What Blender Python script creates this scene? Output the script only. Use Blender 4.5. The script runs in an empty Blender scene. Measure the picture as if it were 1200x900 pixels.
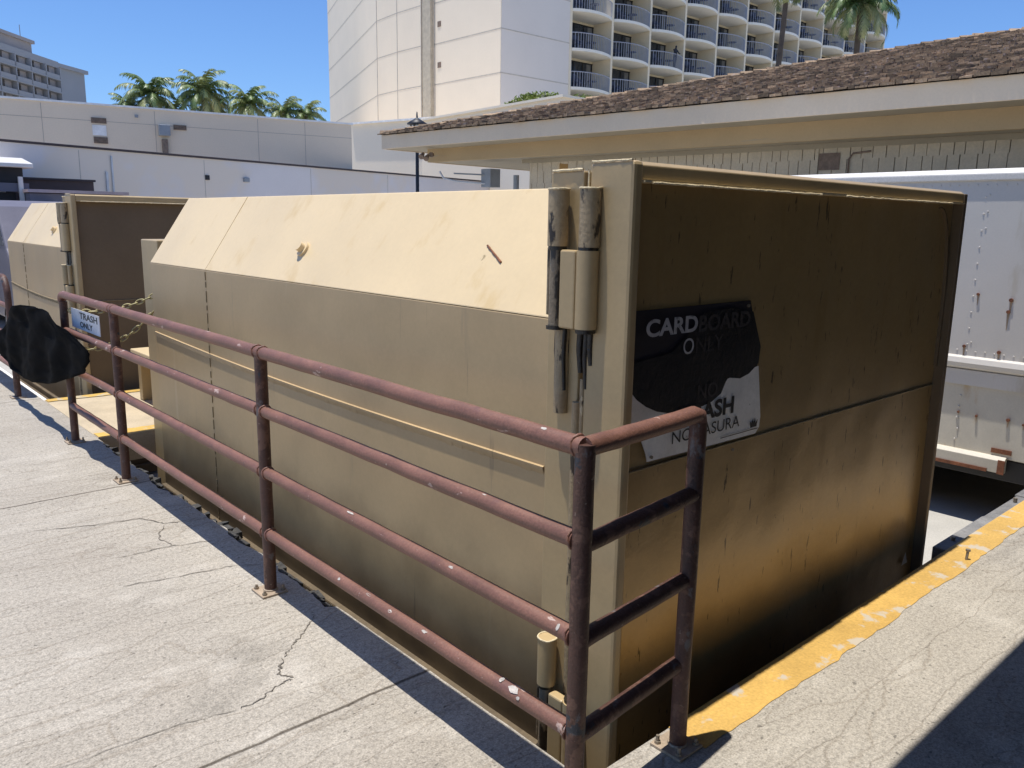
import bpy, bmesh, math, random
from mathutils import Vector, Matrix, noise as mnoise
R = random.Random(7)
C = bpy.data.collections.new("scene"); bpy.context.scene.collection.children.link(C)
PIT = -0.92                       # level of the yard below the loading dock

# ------------------------------------------------------------------ materials
def M(name, col, rough=0.6, var=0.15, scale=3.0, fine=0.08, fscale=60.0, bump=0.15, bdist=0.004,
      spots=None, streaks=None, metal=0.0, stretch=(1, 1, 1), spec=0.5, wave=0.0, low=None, low_z=(0.0, 0.4)):
    m = bpy.data.materials.new(name); m.use_nodes = True
    nt = m.node_tree; N = nt.nodes; L = nt.links
    bs = N["Principled BSDF"]
    tc = N.new("ShaderNodeTexCoord"); mp = N.new("ShaderNodeMapping"); mp.inputs["Scale"].default_value = stretch
    L.new(tc.outputs["Object"], mp.inputs["Vector"])
    def noise(sc, det=6, rg=0.6, vec=None):
        n = N.new("ShaderNodeTexNoise"); n.inputs["Scale"].default_value = sc
        n.inputs["Detail"].default_value = det; n.inputs["Roughness"].default_value = rg
        L.new(vec or mp.outputs["Vector"], n.inputs["Vector"]); return n
    def ramp(src, a, b, ca, cb):
        r = N.new("ShaderNodeValToRGB"); r.color_ramp.elements[0].position = a; r.color_ramp.elements[1].position = b
        r.color_ramp.elements[0].color = ca; r.color_ramp.elements[1].color = cb
        L.new(src, r.inputs["Fac"]); return r
    def mix(kind, fac, a, b):
        x = N.new("ShaderNodeMix"); x.data_type = 'RGBA'; x.blend_type = kind
        if isinstance(fac, float): x.inputs[0].default_value = fac
        else: L.new(fac, x.inputs[0])
        for i, s in ((6, a), (7, b)):
            if isinstance(s, tuple): x.inputs[i].default_value = s
            else: L.new(s, x.inputs[i])
        return x.outputs[2]
    g = lambda v: (v, v, v, 1)
    n1 = noise(scale); r1 = ramp(n1.outputs["Fac"], 0.3, 0.7, g(1 - var), g(1 + var))
    n2 = noise(fscale, 3); r2 = ramp(n2.outputs["Fac"], 0.3, 0.7, g(1 - fine), g(1 + fine))
    col4 = tuple(col) + (1,)
    c = mix('MULTIPLY', 1.0, col4, r1.outputs["Color"]); c = mix('MULTIPLY', 1.0, c, r2.outputs["Color"])
    rg = None
    for (sc, thr, soft, scol, stv) in (spots or []):
        mq = N.new("ShaderNodeMapping"); mq.inputs["Scale"].default_value = stv; mq.inputs["Location"].default_value = (sc, thr * 7, 1.3)
        L.new(tc.outputs["Object"], mq.inputs["Vector"])
        n = noise(sc, 5, 0.6, mq.outputs["Vector"]); rr = ramp(n.outputs["Fac"], thr, thr + soft, g(0), g(1))
        c = mix('MIX', rr.outputs["Color"], c, tuple(scol) + (1,))
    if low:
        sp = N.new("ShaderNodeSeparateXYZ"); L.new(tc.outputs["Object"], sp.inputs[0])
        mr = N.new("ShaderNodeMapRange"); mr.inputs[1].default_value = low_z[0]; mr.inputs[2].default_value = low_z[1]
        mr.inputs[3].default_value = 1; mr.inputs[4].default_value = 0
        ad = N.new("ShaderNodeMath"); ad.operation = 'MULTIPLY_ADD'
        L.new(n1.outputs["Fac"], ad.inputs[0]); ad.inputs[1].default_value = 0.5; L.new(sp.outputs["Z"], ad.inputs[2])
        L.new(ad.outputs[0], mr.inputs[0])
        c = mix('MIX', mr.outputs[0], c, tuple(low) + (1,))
    L.new(c, bs.inputs["Base Color"])
    bs.inputs["Metallic"].default_value = metal
    bs.inputs["Specular IOR Level"].default_value = spec
    rr = N.new("ShaderNodeMapRange"); rr.inputs[3].default_value = max(0.05, rough - 0.1); rr.inputs[4].default_value = min(1, rough + 0.12)
    L.new(n1.outputs["Fac"], rr.inputs[0]); L.new(rr.outputs[0], bs.inputs["Roughness"])
    if bump:
        b = N.new("ShaderNodeBump"); b.inputs["Strength"].default_value = bump; b.inputs["Distance"].default_value = bdist
        ad = N.new("ShaderNodeMath"); ad.operation = 'MULTIPLY_ADD'
        L.new(n1.outputs["Fac"], ad.inputs[0]); ad.inputs[1].default_value = 2.5; L.new(n2.outputs["Fac"], ad.inputs[2])
        L.new(ad.outputs[0], b.inputs["Height"]); L.new(b.outputs["Normal"], bs.inputs["Normal"])
        if wave:      # broad buckling of sheet steel
            nw = noise(1.9, 2, 0.4); b2 = N.new("ShaderNodeBump"); b2.inputs["Strength"].default_value = 1.0; b2.inputs["Distance"].default_value = wave
            L.new(nw.outputs["Fac"], b2.inputs["Height"]); L.new(b2.outputs["Normal"], b.inputs["Normal"])
    return m

GOLD = (0.56, 0.435, 0.235)
ST = (1, 1, 1)
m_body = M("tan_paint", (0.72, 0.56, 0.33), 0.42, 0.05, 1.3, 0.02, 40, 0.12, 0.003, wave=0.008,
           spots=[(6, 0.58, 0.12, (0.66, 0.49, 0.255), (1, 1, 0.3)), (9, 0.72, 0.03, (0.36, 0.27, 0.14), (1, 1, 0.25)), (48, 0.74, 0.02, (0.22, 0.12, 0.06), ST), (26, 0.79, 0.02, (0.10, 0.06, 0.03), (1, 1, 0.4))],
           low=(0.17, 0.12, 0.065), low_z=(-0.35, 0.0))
m_side = M("tan_side_shaded", (0.50, 0.36, 0.19), 0.36, 0.09, 1.6, 0.03, 50, 0.12, 0.003, wave=0.014,  # same tan as the hull, darkened: the side's shade is painted in
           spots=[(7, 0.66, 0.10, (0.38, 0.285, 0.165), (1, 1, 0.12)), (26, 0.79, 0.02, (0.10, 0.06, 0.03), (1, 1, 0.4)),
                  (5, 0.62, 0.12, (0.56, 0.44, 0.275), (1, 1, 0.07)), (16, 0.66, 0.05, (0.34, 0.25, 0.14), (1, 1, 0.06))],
           low=(0.085, 0.06, 0.035), low_z=(0.88, 1.52))  # lower band paints the pit's lost bounce light over bottom dirt
m_door = M("tan_door_shaded", (0.42, 0.285, 0.125), 0.33, 0.12, 1.7, 0.04, 50, 0.25, 0.004, metal=0.3, wave=0.028,  # darker than the hull tan: door shade put into the colour
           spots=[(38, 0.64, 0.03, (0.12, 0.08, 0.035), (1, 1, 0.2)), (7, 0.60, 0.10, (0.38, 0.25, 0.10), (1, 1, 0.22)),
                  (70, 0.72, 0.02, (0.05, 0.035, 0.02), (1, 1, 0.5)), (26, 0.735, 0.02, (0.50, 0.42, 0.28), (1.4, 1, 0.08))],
           low=(0.10, 0.07, 0.03), low_z=(0.78, 1.02))  # dark foot paints missing bounce below dock level, over bottom dirt
m_door2 = M("shaded_door_paint", (0.15, 0.105, 0.06), 0.5, 0.12, 1.7, 0.04, 50, 0.25, 0.004)  # darker door copy for shaded faces, their shade put into the colour
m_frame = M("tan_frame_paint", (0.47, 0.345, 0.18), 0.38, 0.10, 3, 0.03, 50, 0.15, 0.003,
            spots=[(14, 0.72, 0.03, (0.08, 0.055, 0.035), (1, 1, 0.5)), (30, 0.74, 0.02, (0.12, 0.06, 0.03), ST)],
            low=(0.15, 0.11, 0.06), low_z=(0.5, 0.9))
m_skid = M("dark_skid_paint", (0.13, 0.095, 0.055), 0.7, 0.25, 4, 0.15, 50)  # darker brown than the rest of the container
m_hinge = M("greasy_hinge_paint", (0.38, 0.285, 0.165), 0.4, 0.15, 8, 0.1, 90, 0.5, 0.004,
            spots=[(18, 0.56, 0.05, (0.03, 0.02, 0.012), (1, 1, 0.4))])
m_pin = M("greasy_pin", (0.24, 0.185, 0.12), 0.4, 0.2, 9, 0.15, 90, 0.6, 0.004, spots=[(15, 0.47, 0.05, (0.03, 0.022, 0.015), (1, 1, 0.35))])
m_grease = M("black_grease", (0.022, 0.017, 0.012), 0.3, 0.3, 9, 0.1, 90, 0.6, 0.006,
             spots=[(12, 0.6, 0.06, (0.12, 0.09, 0.055), (1, 1, 0.3))])
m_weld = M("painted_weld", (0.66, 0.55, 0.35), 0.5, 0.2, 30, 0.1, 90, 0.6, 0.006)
m_weldd = M("shaded_weld", (0.25, 0.19, 0.10), 0.5, 0.3, 30, 0.1, 90, 0.6, 0.006)  # darker copy of the weld paint, shade put into its colour
m_rail = M("faded_red_rail_paint", (0.20, 0.095, 0.066), 0.5, 0.22, 6, 0.14, 120, 0.5, 0.003,
           spots=[(17, 0.655, 0.02, (0.46, 0.33, 0.28), (1, .4, 1)), (60, 0.70, 0.02, (0.52, 0.42, 0.36), ST), (9, 0.60, 0.08, (0.16, 0.075, 0.06), (1, 1, 1))])
m_post = M("rusty_post_paint", (0.085, 0.038, 0.026), 0.55, 0.3, 7, 0.2, 120, 0.6, 0.004,
           spots=[(16, 0.55, 0.05, (0.15, 0.075, 0.05), ST), (14, 0.61, 0.05, (0.14, 0.12, 0.115), (1, 1, .6)), (50, 0.67, 0.03, (0.24, 0.17, 0.13), ST), (9, 0.64, 0.03, (0.03, 0.035, 0.045), ST)])
m_chip = M("bare_chip", (0.46, 0.42, 0.38), 0.6, 0.3, 40, 0.2, 200)
m_bolt = M("dull_bolt", (0.30, 0.25, 0.19), 0.45, metal=0.5)
m_plate = M("base_plate_paint", (0.36, 0.28, 0.20), 0.6, 0.25, 12, 0.15, 90)
m_black = M("black_smeared_paint", (0.010, 0.009, 0.010), 0.40, 0.3, 5, 0.1, 60, 0.4, 0.004)
m_signblack = M("sign_black", (0.017, 0.014, 0.020), 0.5, 0.2, 5)
m_signwhite = M("sign_white", (0.85, 0.83, 0.81), 0.5, 0.12, 7, 0.05, 60, spots=[(12, 0.66, 0.05, (0.35, 0.34, 0.33), ST)])
m_ltr = M("letter_grey", (0.46, 0.45, 0.47), 0.5, 0.2, 20, spots=[(20, 0.6, 0.05, (0.2, 0.2, 0.21), ST)])
m_ltrdark = M("letter_smeared", (0.045, 0.04, 0.042), 0.5, 0.3, 30)
m_ink = M("letter_black", (0.02, 0.02, 0.022), 0.5)
m_tarp = M("black_sheet", (0.003, 0.003, 0.0032), 0.8, 0.3, 5, 0.1, 60, 0.2, 0.004, spec=0.05, spots=[(7, 0.66, 0.1, (0.016, 0.017, 0.018), (1, 0.4, 2))])
m_white_box = M("truck_white", (0.64, 0.60, 0.54), 0.42, 0.05, 1.1, 0.02, 60, 0.1, 0.003,
                spots=[(3, 0.66, 0.10, (0.52, 0.46, 0.36), (1, 1, 0.25)), (22, 0.76, 0.02, (0.22, 0.12, 0.07), (1, 1, 0.6))])
m_white_low = M("truck_cream", (0.60, 0.55, 0.45), 0.5, 0.12, 1.6, 0.04, 60, 0.1, 0.003,
                spots=[(4, 0.62, 0.10, (0.50, 0.37, 0.22), (1, 1, 0.4)), (25, 0.72, 0.03, (0.20, 0.09, 0.04), ST)])
m_rust = M("rust", (0.20, 0.075, 0.035), 0.8, 0.4, 12, 0.2, 80)
m_truckcap = M("truck_roof_trim", (0.70, 0.67, 0.62), 0.4, 0.05)
m_dark = M("dark_steel", (0.018, 0.017, 0.018), 0.6, 0.3)
m_tyre = M("tyre_rubber", (0.02, 0.02, 0.02), 0.8)
m_asph = M("yard_paving", (0.42, 0.40, 0.36), 0.85, 0.15, 1.5, 0.12, 90, 0.3, 0.004)
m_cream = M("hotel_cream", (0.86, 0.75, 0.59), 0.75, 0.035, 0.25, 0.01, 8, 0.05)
m_shade = M("hotel_shaded_cream", (0.74, 0.68, 0.61), 0.75, 0.03, 0.3, 0.01, 8, 0.05)  # greyer copy of the cream, the end face's shade put into colour
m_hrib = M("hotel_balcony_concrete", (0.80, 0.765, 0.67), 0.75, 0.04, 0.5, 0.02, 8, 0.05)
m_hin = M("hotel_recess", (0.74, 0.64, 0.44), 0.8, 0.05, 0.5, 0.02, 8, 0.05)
m_fin = M("hotel_fin", (0.80, 0.70, 0.52), 0.8, 0.04, 0.5, 0.02, 8, 0.05)
m_joint = M("panel_joint", (0.52, 0.47, 0.40), 0.9)
m_glass = M("dark_glazing", (0.045, 0.055, 0.07), 0.12, 0.5, 0.9, 0.1, 8, 0, spots=[(1.6, 0.50, 0.02, (0.22, 0.22, 0.22), (1.0, 1, 0.02))])
m_railh = M("balcony_railing_metal", (0.34, 0.36, 0.42), 0.5)
m_furn = M("balcony_furniture", (0.035, 0.045, 0.085), 0.6)
m_beige = M("beige_stucco", (0.80, 0.66, 0.50), 0.9, 0.05, 0.35, 0.03, 20, 0.2)
m_greyw = M("grey_wall_paint", (0.76, 0.70, 0.66), 0.85, 0.06, 0.3, 0.02, 20, 0.1,
            spots=[(0.13, 0.57, 0.05, (0.80, 0.69, 0.57), (1, 1, 1))])
m_cap = M("dark_wall_cap", (0.06, 0.045, 0.045), 0.7)
m_whitecap = M("white_parapet_cap", (0.85, 0.83, 0.80), 0.7)
m_fascia = M("fascia_paint", (0.72, 0.58, 0.41), 0.6, 0.06, 0.8, 0.03, 30, 0.1, spots=[(16, 0.80, 0.02, (0.1, 0.07, 0.05), ST)])
m_beam = M("beam_tan_paint", (0.50, 0.37, 0.21), 0.7, 0.08, 0.8, 0.03, 30, 0.1, spots=[(6, 0.68, 0.03, (0.45, 0.36, 0.24), (1, 0.1, 1))])
m_soffit = M("soffit_paint", (0.40, 0.35, 0.26), 0.7, 0.08, 0.8, 0.03, 30, 0.1)
m_siding = M("siding_paint", (0.60, 0.51, 0.37), 0.75, 0.1, 3, 0.08, 30, 0.3)
m_sdark = M("siding_gap", (0.10, 0.08, 0.055), 0.9)
m_lamp = M("lamp_black", (0.015, 0.015, 0.018), 0.45)
m_lglass = M("lamp_glass", (0.6, 0.6, 0.58), 0.3)
m_grey = M("grey_metal", (0.30, 0.32, 0.34), 0.5)
m_lgrey = M("light_grey_metal", (0.58, 0.60, 0.62), 0.5)
m_vent = M("vent_brown", (0.22, 0.16, 0.12), 0.8, 0.3, 12)
m_trunk = M("palm_bark", (0.10, 0.075, 0.055), 0.9, 0.3, 3, 0.2, 30)
m_fhotel = M("far_hotel_concrete", (0.34, 0.34, 0.345), 0.85, 0.04, 0.2)
m_fpent = M("penthouse_concrete", (0.36, 0.32, 0.30), 0.85, 0.06, 0.2)
m_van = M("van_paint", (0.16, 0.15, 0.18), 0.4, 0.1, 2)
m_chain = M("chain_yellow", (0.50, 0.43, 0.20), 0.45, 0.3, 20)
m_hedge = M("hedge_leaf", (0.16, 0.21, 0.035), 0.6, 0.4, 6)
m_skin = M("dark_clothing", (0.02, 0.022, 0.03), 0.8)
m_rubble = M("rubble", (0.06, 0.058, 0.055), 0.95, 0.3, 8, 0.3, 60, 0.8, 0.02)
m_edge = M("edge_bumper", (0.20, 0.195, 0.19), 0.8, 0.3, 5, 0.15, 60, 0.6, 0.01)

def shake_mat():
    m = M("wood_shake", (0.25, 0.172, 0.105), 0.9, 0.25, 2.2, 0.25, 45, 0.6, 0.01, stretch=(1, 1, 1),
          spots=[(5, 0.60, 0.05, (0.32, 0.245, 0.20), (1, 2.5, 1)), (6, 0.63, 0.04, (0.09, 0.055, 0.045), (1, 3, 1))])
    nt = m.node_tree; bs = nt.nodes["Principled BSDF"]
    src = bs.inputs["Base Color"].links[0].from_socket
    at = nt.nodes.new("ShaderNodeAttribute"); at.attribute_name = "tone"
    x = nt.nodes.new("ShaderNodeMix"); x.data_type = 'RGBA'; x.blend_type = 'MULTIPLY'; x.inputs[0].default_value = 1
    nt.links.new(src, x.inputs[6]); nt.links.new(at.outputs["Color"], x.inputs[7]); nt.links.new(x.outputs[2], bs.inputs["Base Color"])
    return m
m_shake = shake_mat()

def leaf_mat(name, col, col2):
    m = M(name, col, 0.45, 0.35, 1.6, 0.2, 12, 0)
    nt = m.node_tree; bs = nt.nodes["Principled BSDF"]
    src = bs.inputs["Base Color"].links[0].from_socket
    oi = nt.nodes.new("ShaderNodeAttribute"); oi.attribute_name = "tone"
    x = nt.nodes.new("ShaderNodeMix"); x.data_type = 'RGBA'
    nt.links.new(oi.outputs["Fac"], x.inputs[0]); nt.links.new(src, x.inputs[6]); x.inputs[7].default_value = tuple(col2) + (1,)
    nt.links.new(x.outputs[2], bs.inputs["Base Color"])
    return m
m_palm = leaf_mat("palm_leaf", (0.115, 0.18, 0.06), (0.44, 0.42, 0.20))

def concrete_mat():
    m = bpy.data.materials.new("dock_concrete"); m.use_nodes = True
    nt = m.node_tree; N = nt.nodes; L = nt.links; bs = N["Principled BSDF"]
    tc = N.new("ShaderNodeTexCoord")
    def mp(sc, loc=(0, 0, 0), rz=0):
        q = N.new("ShaderNodeMapping"); q.inputs["Scale"].default_value = sc; q.inputs["Location"].default_value = loc
        q.inputs["Rotation"].default_value = (0, 0, rz)
        L.new(tc.outputs["Object"], q.inputs[0]); return q.outputs[0]
    def nz(sc, vec, det=6, rg=0.6, dist=0):
        n = N.new("ShaderNodeTexNoise"); n.inputs["Scale"].default_value = sc; n.inputs["Detail"].default_value = det
        n.inputs["Roughness"].default_value = rg; n.inputs["Distortion"].default_value = dist; L.new(vec, n.inputs["Vector"]); return n.outputs["Fac"]
    def ramp(src, *st):
        r = N.new("ShaderNodeValToRGB"); e = r.color_ramp.elements
        while len(e) < len(st): e.new(0.5)
        for i, (p, v) in enumerate(st):
            e[i].position = p; e[i].color = v if isinstance(v, tuple) else (v, v, v, 1)
        L.new(src, r.inputs[0]); return r.outputs[0]
    def mix(kind, fac, a, b):
        x = N.new("ShaderNodeMix"); x.data_type = 'RGBA'; x.blend_type = kind
        for i, s in ((0, fac), (6, a), (7, b)):
            if isinstance(s, (float, int)): x.inputs[i].default_value = s
            elif isinstance(s, tuple): x.inputs[i].default_value = s
            else: L.new(s, x.inputs[i])
        return x.outputs[2]
    def mth(op, a, b, c=None):
        q = N.new("ShaderNodeMath"); q.operation = op
        for i, s in enumerate((a, b, c)):
            if s is None: continue
            if isinstance(s, (float, int)): q.inputs[i].default_value = s
            else: L.new(s, q.inputs[i])
        return q.outputs[0]
    base = ramp(nz(0.9, mp((1, 1, 1))), (0.3, (0.37, 0.33, 0.275, 1)), (0.55, (0.425, 0.385, 0.325, 1)), (0.75, (0.48, 0.44, 0.38, 1)))
    grain = ramp(nz(150, mp((1, 1, 1)), 4, 0.7), (0.30, 0.60), (0.5, 1.0), (0.70, 1.36))
    grit = ramp(nz(60, mp((1, 1, 1), (5, 3, 0)), 3, 0.65), (0.35, 0.72), (0.55, 1.05), (0.8, 1.2))
    c = mix('MULTIPLY', 1.0, base, grain); c = mix('MULTIPLY', 0.85, c, grit)
    # broom lines across the slab (run along X)
    br = ramp(nz(1, mp((0.9, 32, 1)), 3, 0.6, 0.25), (0.34, 0.80), (0.50, 1.0), (0.75, 1.04))
    brm = ramp(nz(0.8, mp((1, 1, 1), (3, 8, 0))), (0.45, 0.05), (0.65, 0.65))
    c = mix('MULTIPLY', brm, c, br)
    blot = ramp(nz(4.5, mp((1, 2.2, 1), (7, 2, 0)), 8, 0.7), (0.40, 1.0), (0.60, 0.88), (0.72, 0.74))
    c = mix('MULTIPLY', 0.55, c, blot)
    pale = ramp(nz(2.6, mp((1, 1.4, 1), (1, 12, 0)), 6, 0.65), (0.55, 0.0), (0.68, 0.28))
    c = mix('MIX', pale, c, mix('MULTIPLY', 1.0, (0.68, 0.63, 0.55, 1), grain))
    pit = ramp(nz(38, mp((1, 1.2, 1), (2, 2, 0)), 2, 0.4), (0.68, 1.0), (0.73, 0.5))
    c = mix('MULTIPLY', 1.0, c, pit)
    oil = ramp(nz(1.7, mp((1, 1.3, 1), (11, 5, 0)), 7, 0.62, 0.4), (0.60, 1.0), (0.70, 0.72))
    c = mix('MULTIPLY', 0.8, c, oil)
    # hairline cracks, mostly running across the slab
    sep = N.new("ShaderNodeSeparateXYZ"); L.new(tc.outputs["Object"], sep.inputs[0])
    X, Y = sep.outputs["X"], sep.outputs["Y"]
    def crack(sc, loc, wid, dist, lo, hi):
        w = N.new("ShaderNodeTexNoise"); w.inputs["Scale"].default_value = 2.5; w.inputs["Detail"].default_value = 8
        L.new(tc.outputs["Object"], w.inputs["Vector"])
        ad = N.new("ShaderNodeVectorMath"); ad.operation = 'MULTIPLY_ADD'
        L.new(w.outputs["Color"], ad.inputs[0]); ad.inputs[1].default_value = (dist, dist, 0); L.new(mp(sc, loc), ad.inputs[2])
        v = N.new("ShaderNodeTexVoronoi"); v.feature = 'DISTANCE_TO_EDGE'; v.inputs["Scale"].default_value = 1; L.new(ad.outputs[0], v.inputs["Vector"])
        line = ramp(v.outputs["Distance"], (0.0, 0.0), (wid, 1.0))
        msk = ramp(nz(0.9, mp((1, 1, 1), (loc[1], loc[0], 4))), (lo, 1.0), (hi, 0.0))
        return mth('MAXIMUM', line, msk)
    k1 = crack((0.30, 1.5, 1), (0, 0, 0), 0.008, 0.7, 0.33, 0.42)
    k2 = crack((0.5, 5.0, 1), (4, 7, 0), 0.018, 0.8, 0.35, 0.44)
    kk = mth('MULTIPLY', k1, k2)
    c = mix('MIX', kk, mix('MULTIPLY', 1.0, c, (0.84, 0.82, 0.80, 1)), c)
    # sawn control joints
    wob = mth('MULTIPLY_ADD', nz(3, mp((1, 1, 1)), 4), 0.05, -0.025)
    Yw = mth('ADD', Y, wob)
    j = None
    for y0 in (2.255, 5.2, 8.25, 11.3, 14.3):
        d = mth('ABSOLUTE', mth('SUBTRACT', Yw, y0), 0)
        j = d if j is None else mth('MINIMUM', j, d)
    # joints exist only on the walkway, X < 1.7
    d2 = mth('ADD', j, mth('MULTIPLY', mth('GREATER_THAN', X, 1.72), 9))
    jl = ramp(d2, (0.004, 0.0), (0.009, 1.0))
    c = mix('MIX', jl, mix('MULTIPLY', 1.0, c, (0.30, 0.28, 0.26, 1)), c)
    L.new(c, bs.inputs["Base Color"]); bs.inputs["Roughness"].default_value = 0.85; bs.inputs["Specular IOR Level"].default_value = 0.3
    h = mth('ADD', mth('MULTIPLY', nz(150, mp((1, 1, 1)), 4, 0.7), 0.6), mth('MULTIPLY', kk, 0.8))
    h = mth('ADD', h, mth('MULTIPLY', jl, 1.6))
    h = mth('ADD', h, mth('MULTIPLY', nz(1, mp((0.9, 32, 1)), 3, 0.6, 0.25), 0.3))
    b = N.new("ShaderNodeBump"); b.inputs["Strength"].default_value = 0.55; b.inputs["Distance"].default_value = 0.006
    L.new(h, b.inputs["Height"]); L.new(b.outputs[0], bs.inputs["Normal"])
    return m
m_conc = concrete_mat()
def yellow_mat(c0=(0.56, 0.345, 0.09), worn=(0.50, 0.43, 0.33), thr=0.575):
    return M("worn_yellow_paint", c0, 0.7, 0.16, 4, 0.14, 90, 0.4, 0.004,
             spots=[(7, thr, 0.05, worn, ST), (30, 0.66, 0.04, (0.36, 0.25, 0.10), ST), (55, 0.70, 0.03, (0.14, 0.10, 0.05), ST)])
m_yel = yellow_mat()
m_plat = M("platform_concrete", (0.50, 0.41, 0.28), 0.85, 0.15, 3, 0.12, 90, 0.4, 0.004)

# ------------------------------------------------------------------ mesh helpers
class MB:
    def __init__(s): s.v = []; s.f = []; s.tone = []; s.sm = []; s.marks = []
    def poly(s, pts, tone=0.0, smooth=False):
        i = len(s.v); s.v += [tuple(p) for p in pts]; s.f.append(list(range(i, i + len(pts)))); s.tone.append(tone); s.sm.append(smooth)
    def faces(s, vs, fs, tone=0.0, smooth=False):
        i = len(s.v); s.v += [tuple(p) for p in vs]
        for f in fs: s.f.append([i + k for k in f]); s.tone.append(tone); s.sm.append(smooth)
    def box(s, x0, x1, y0, y1, z0, z1, tone=0.0, mat=None):
        s.mark()
        vs = [Vector((x, y, z)) for z in (z0, z1) for x, y in ((x0, y0), (x1, y0), (x1, y1), (x0, y1))]
        if mat is not None: vs = [mat @ v for v in vs]
        s.faces(vs, [(3, 2, 1, 0), (4, 5, 6, 7), (0, 1, 5, 4), (1, 2, 6, 5), (2, 3, 7, 6), (3, 0, 4, 7)], tone)
    def prism(s, prof, axis, a, b, tone=0.0):
        """profile of 2D points extruded along axis (0,1,2) from a to b"""
        def P(p, t):
            return (t, p[0], p[1]) if axis == 0 else ((p[0], t, p[1]) if axis == 1 else (p[0], p[1], t))
        n = len(prof); vs = [P(p, a) for p in prof] + [P(p, b) for p in prof]
        fs = [list(range(n))[::-1], [n + k for k in range(n)]] + [(k, (k + 1) % n, n + (k + 1) % n, n + k) for k in range(n)]
        s.faces(vs, fs, tone)
    def tube(s, pts, r, n=12, cap=True, tone=0.0, jit=0.0):
        s.mark()
        pts = [Vector(p) for p in pts]; rs = r if isinstance(r, (list, tuple)) else [r] * len(pts)
        rings = []; up = None
        for k, p in enumerate(pts):
            t = (pts[min(k + 1, len(pts) - 1)] - pts[max(k - 1, 0)]).normalized()
            if up is None:
                up = Vector((0, 0, 1)) if abs(t.z) < 0.9 else Vector((1, 0, 0))
            a = t.cross(up).normalized(); b = a.cross(t).normalized(); up = b
            rings.append([p + (a * math.cos(q) + b * math.sin(q)) * rs[k] * (1 + jit * (R.random() - .5)) for q in [2 * math.pi * i / n for i in range(n)]])
        vs = [v for rg in rings for v in rg]; fs = []
        for k in range(len(rings) - 1):
            for i in range(n):
                fs.append((k * n + i, k * n + (i + 1) % n, (k + 1) * n + (i + 1) % n, (k + 1) * n + i))
        s.faces(vs, fs, tone, True)
        if cap:
            s.poly(rings[0][::-1] if False else list(reversed(rings[0])), tone); s.poly(rings[-1], tone)
    def bead(s, a, b, r, step=0.012, amp=0.5):
        a = Vector(a); b = Vector(b); n = max(3, int((b - a).length / step)); pts = []; rs = []
        for i in range(n + 1):
            t = i / n
            p = a.lerp(b, t) + Vector((R.uniform(-1, 1), R.uniform(-1, 1), R.uniform(-1, 1))) * r * 0.25 * amp
            pts.append(p); rs.append(r * (1 + amp * R.uniform(-.35, .3)))
        s.tube(pts, rs, 6)
    def build_each(s, name, mat, parent=None, bevel=0.0, kids=None):
        """every primitive added so far becomes an object of its own"""
        out = []
        for (a, b, va, vb) in s.spans():
            m_ = MB(); m_.v = s.v[va:vb]; m_.f = [[i - va for i in f] for f in s.f[a:b]]; m_.tone = s.tone[a:b]; m_.sm = s.sm[a:b]
            out.append(m_.build(name, mat, parent, bevel))
        return out
    def spans(s):
        n = len(s.f); par = list(range(len(s.v)))
        def find(i):
            while par[i] != i: par[i] = par[par[i]]; i = par[i]
            return i
        # primitives are appended one after another: a span ends where no face refers back
        cuts = []; start = 0; vmax = 0; i = 0; vstart = 0
        groups = s.marks + [(len(s.f), len(s.v))]
        prev = groups[0]
        for g_ in groups[1:]:
            if g_[0] > prev[0]: cuts.append((prev[0], g_[0], prev[1], g_[1]))
            prev = g_
        return cuts
    def mark(s): s.marks.append((len(s.f), len(s.v)))
    def build(s, name, mat, parent=None, bevel=0.0, org=None):
        me = bpy.data.meshes.new(name)
        o0 = Vector(org) if org is not None else (parent_loc(parent) if parent else Vector((0, 0, 0)))
        me.from_pydata([Vector(v) - o0 for v in s.v], [], s.f); me.update()
        me.polygons.foreach_set("use_smooth", s.sm)
        if any(s.tone):
            at = me.attributes.new("tone", 'FLOAT_COLOR', 'FACE')
            for i, t in enumerate(s.tone): at.data[i].color = (t, t, t, 1)
        me.materials.append(mat)
        bm = bmesh.new(); bm.from_mesh(me)
        bmesh.ops.recalc_face_normals(bm, faces=bm.faces); bm.to_mesh(me); bm.free()
        o = bpy.data.objects.new(name, me); C.objects.link(o)
        if parent: o.parent = parent
        elif org is not None: o.location = o0
        if bevel:
            b = o.modifiers.new("bevel", 'BEVEL'); b.width = bevel; b.segments = 2; b.limit_method = 'ANGLE'; b.angle_limit = math.radians(40)
        return o
def parent_loc(o):
    v = Vector((0, 0, 0))
    while o: v += o.location; o = o.parent
    return v
def thing(name, label, cat, loc=(0, 0, 0), group=None):
    o = bpy.data.objects.new(name, None); C.objects.link(o); o.location = loc; o.empty_display_size = 0.2
    return tag(o, label, cat, group)
def tag(o, label=None, cat=None, group=None, kind=None):
    if label: o["label"] = label
    if cat: o["category"] = cat
    if group: o["group"] = group
    if kind: o["kind"] = kind
    return o
def copy_tree(o, dx=(0, 0, 0), top=True):
    def rec(src, par):
        c = src.copy(); C.objects.link(c)
        if par: c.parent = par
        for ch in [q for q in bpy.data.objects if q.parent == src]: rec(ch, c)
        return c
    c = rec(o, None); c.location = Vector(o.location) + Vector(dx); return c
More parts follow.
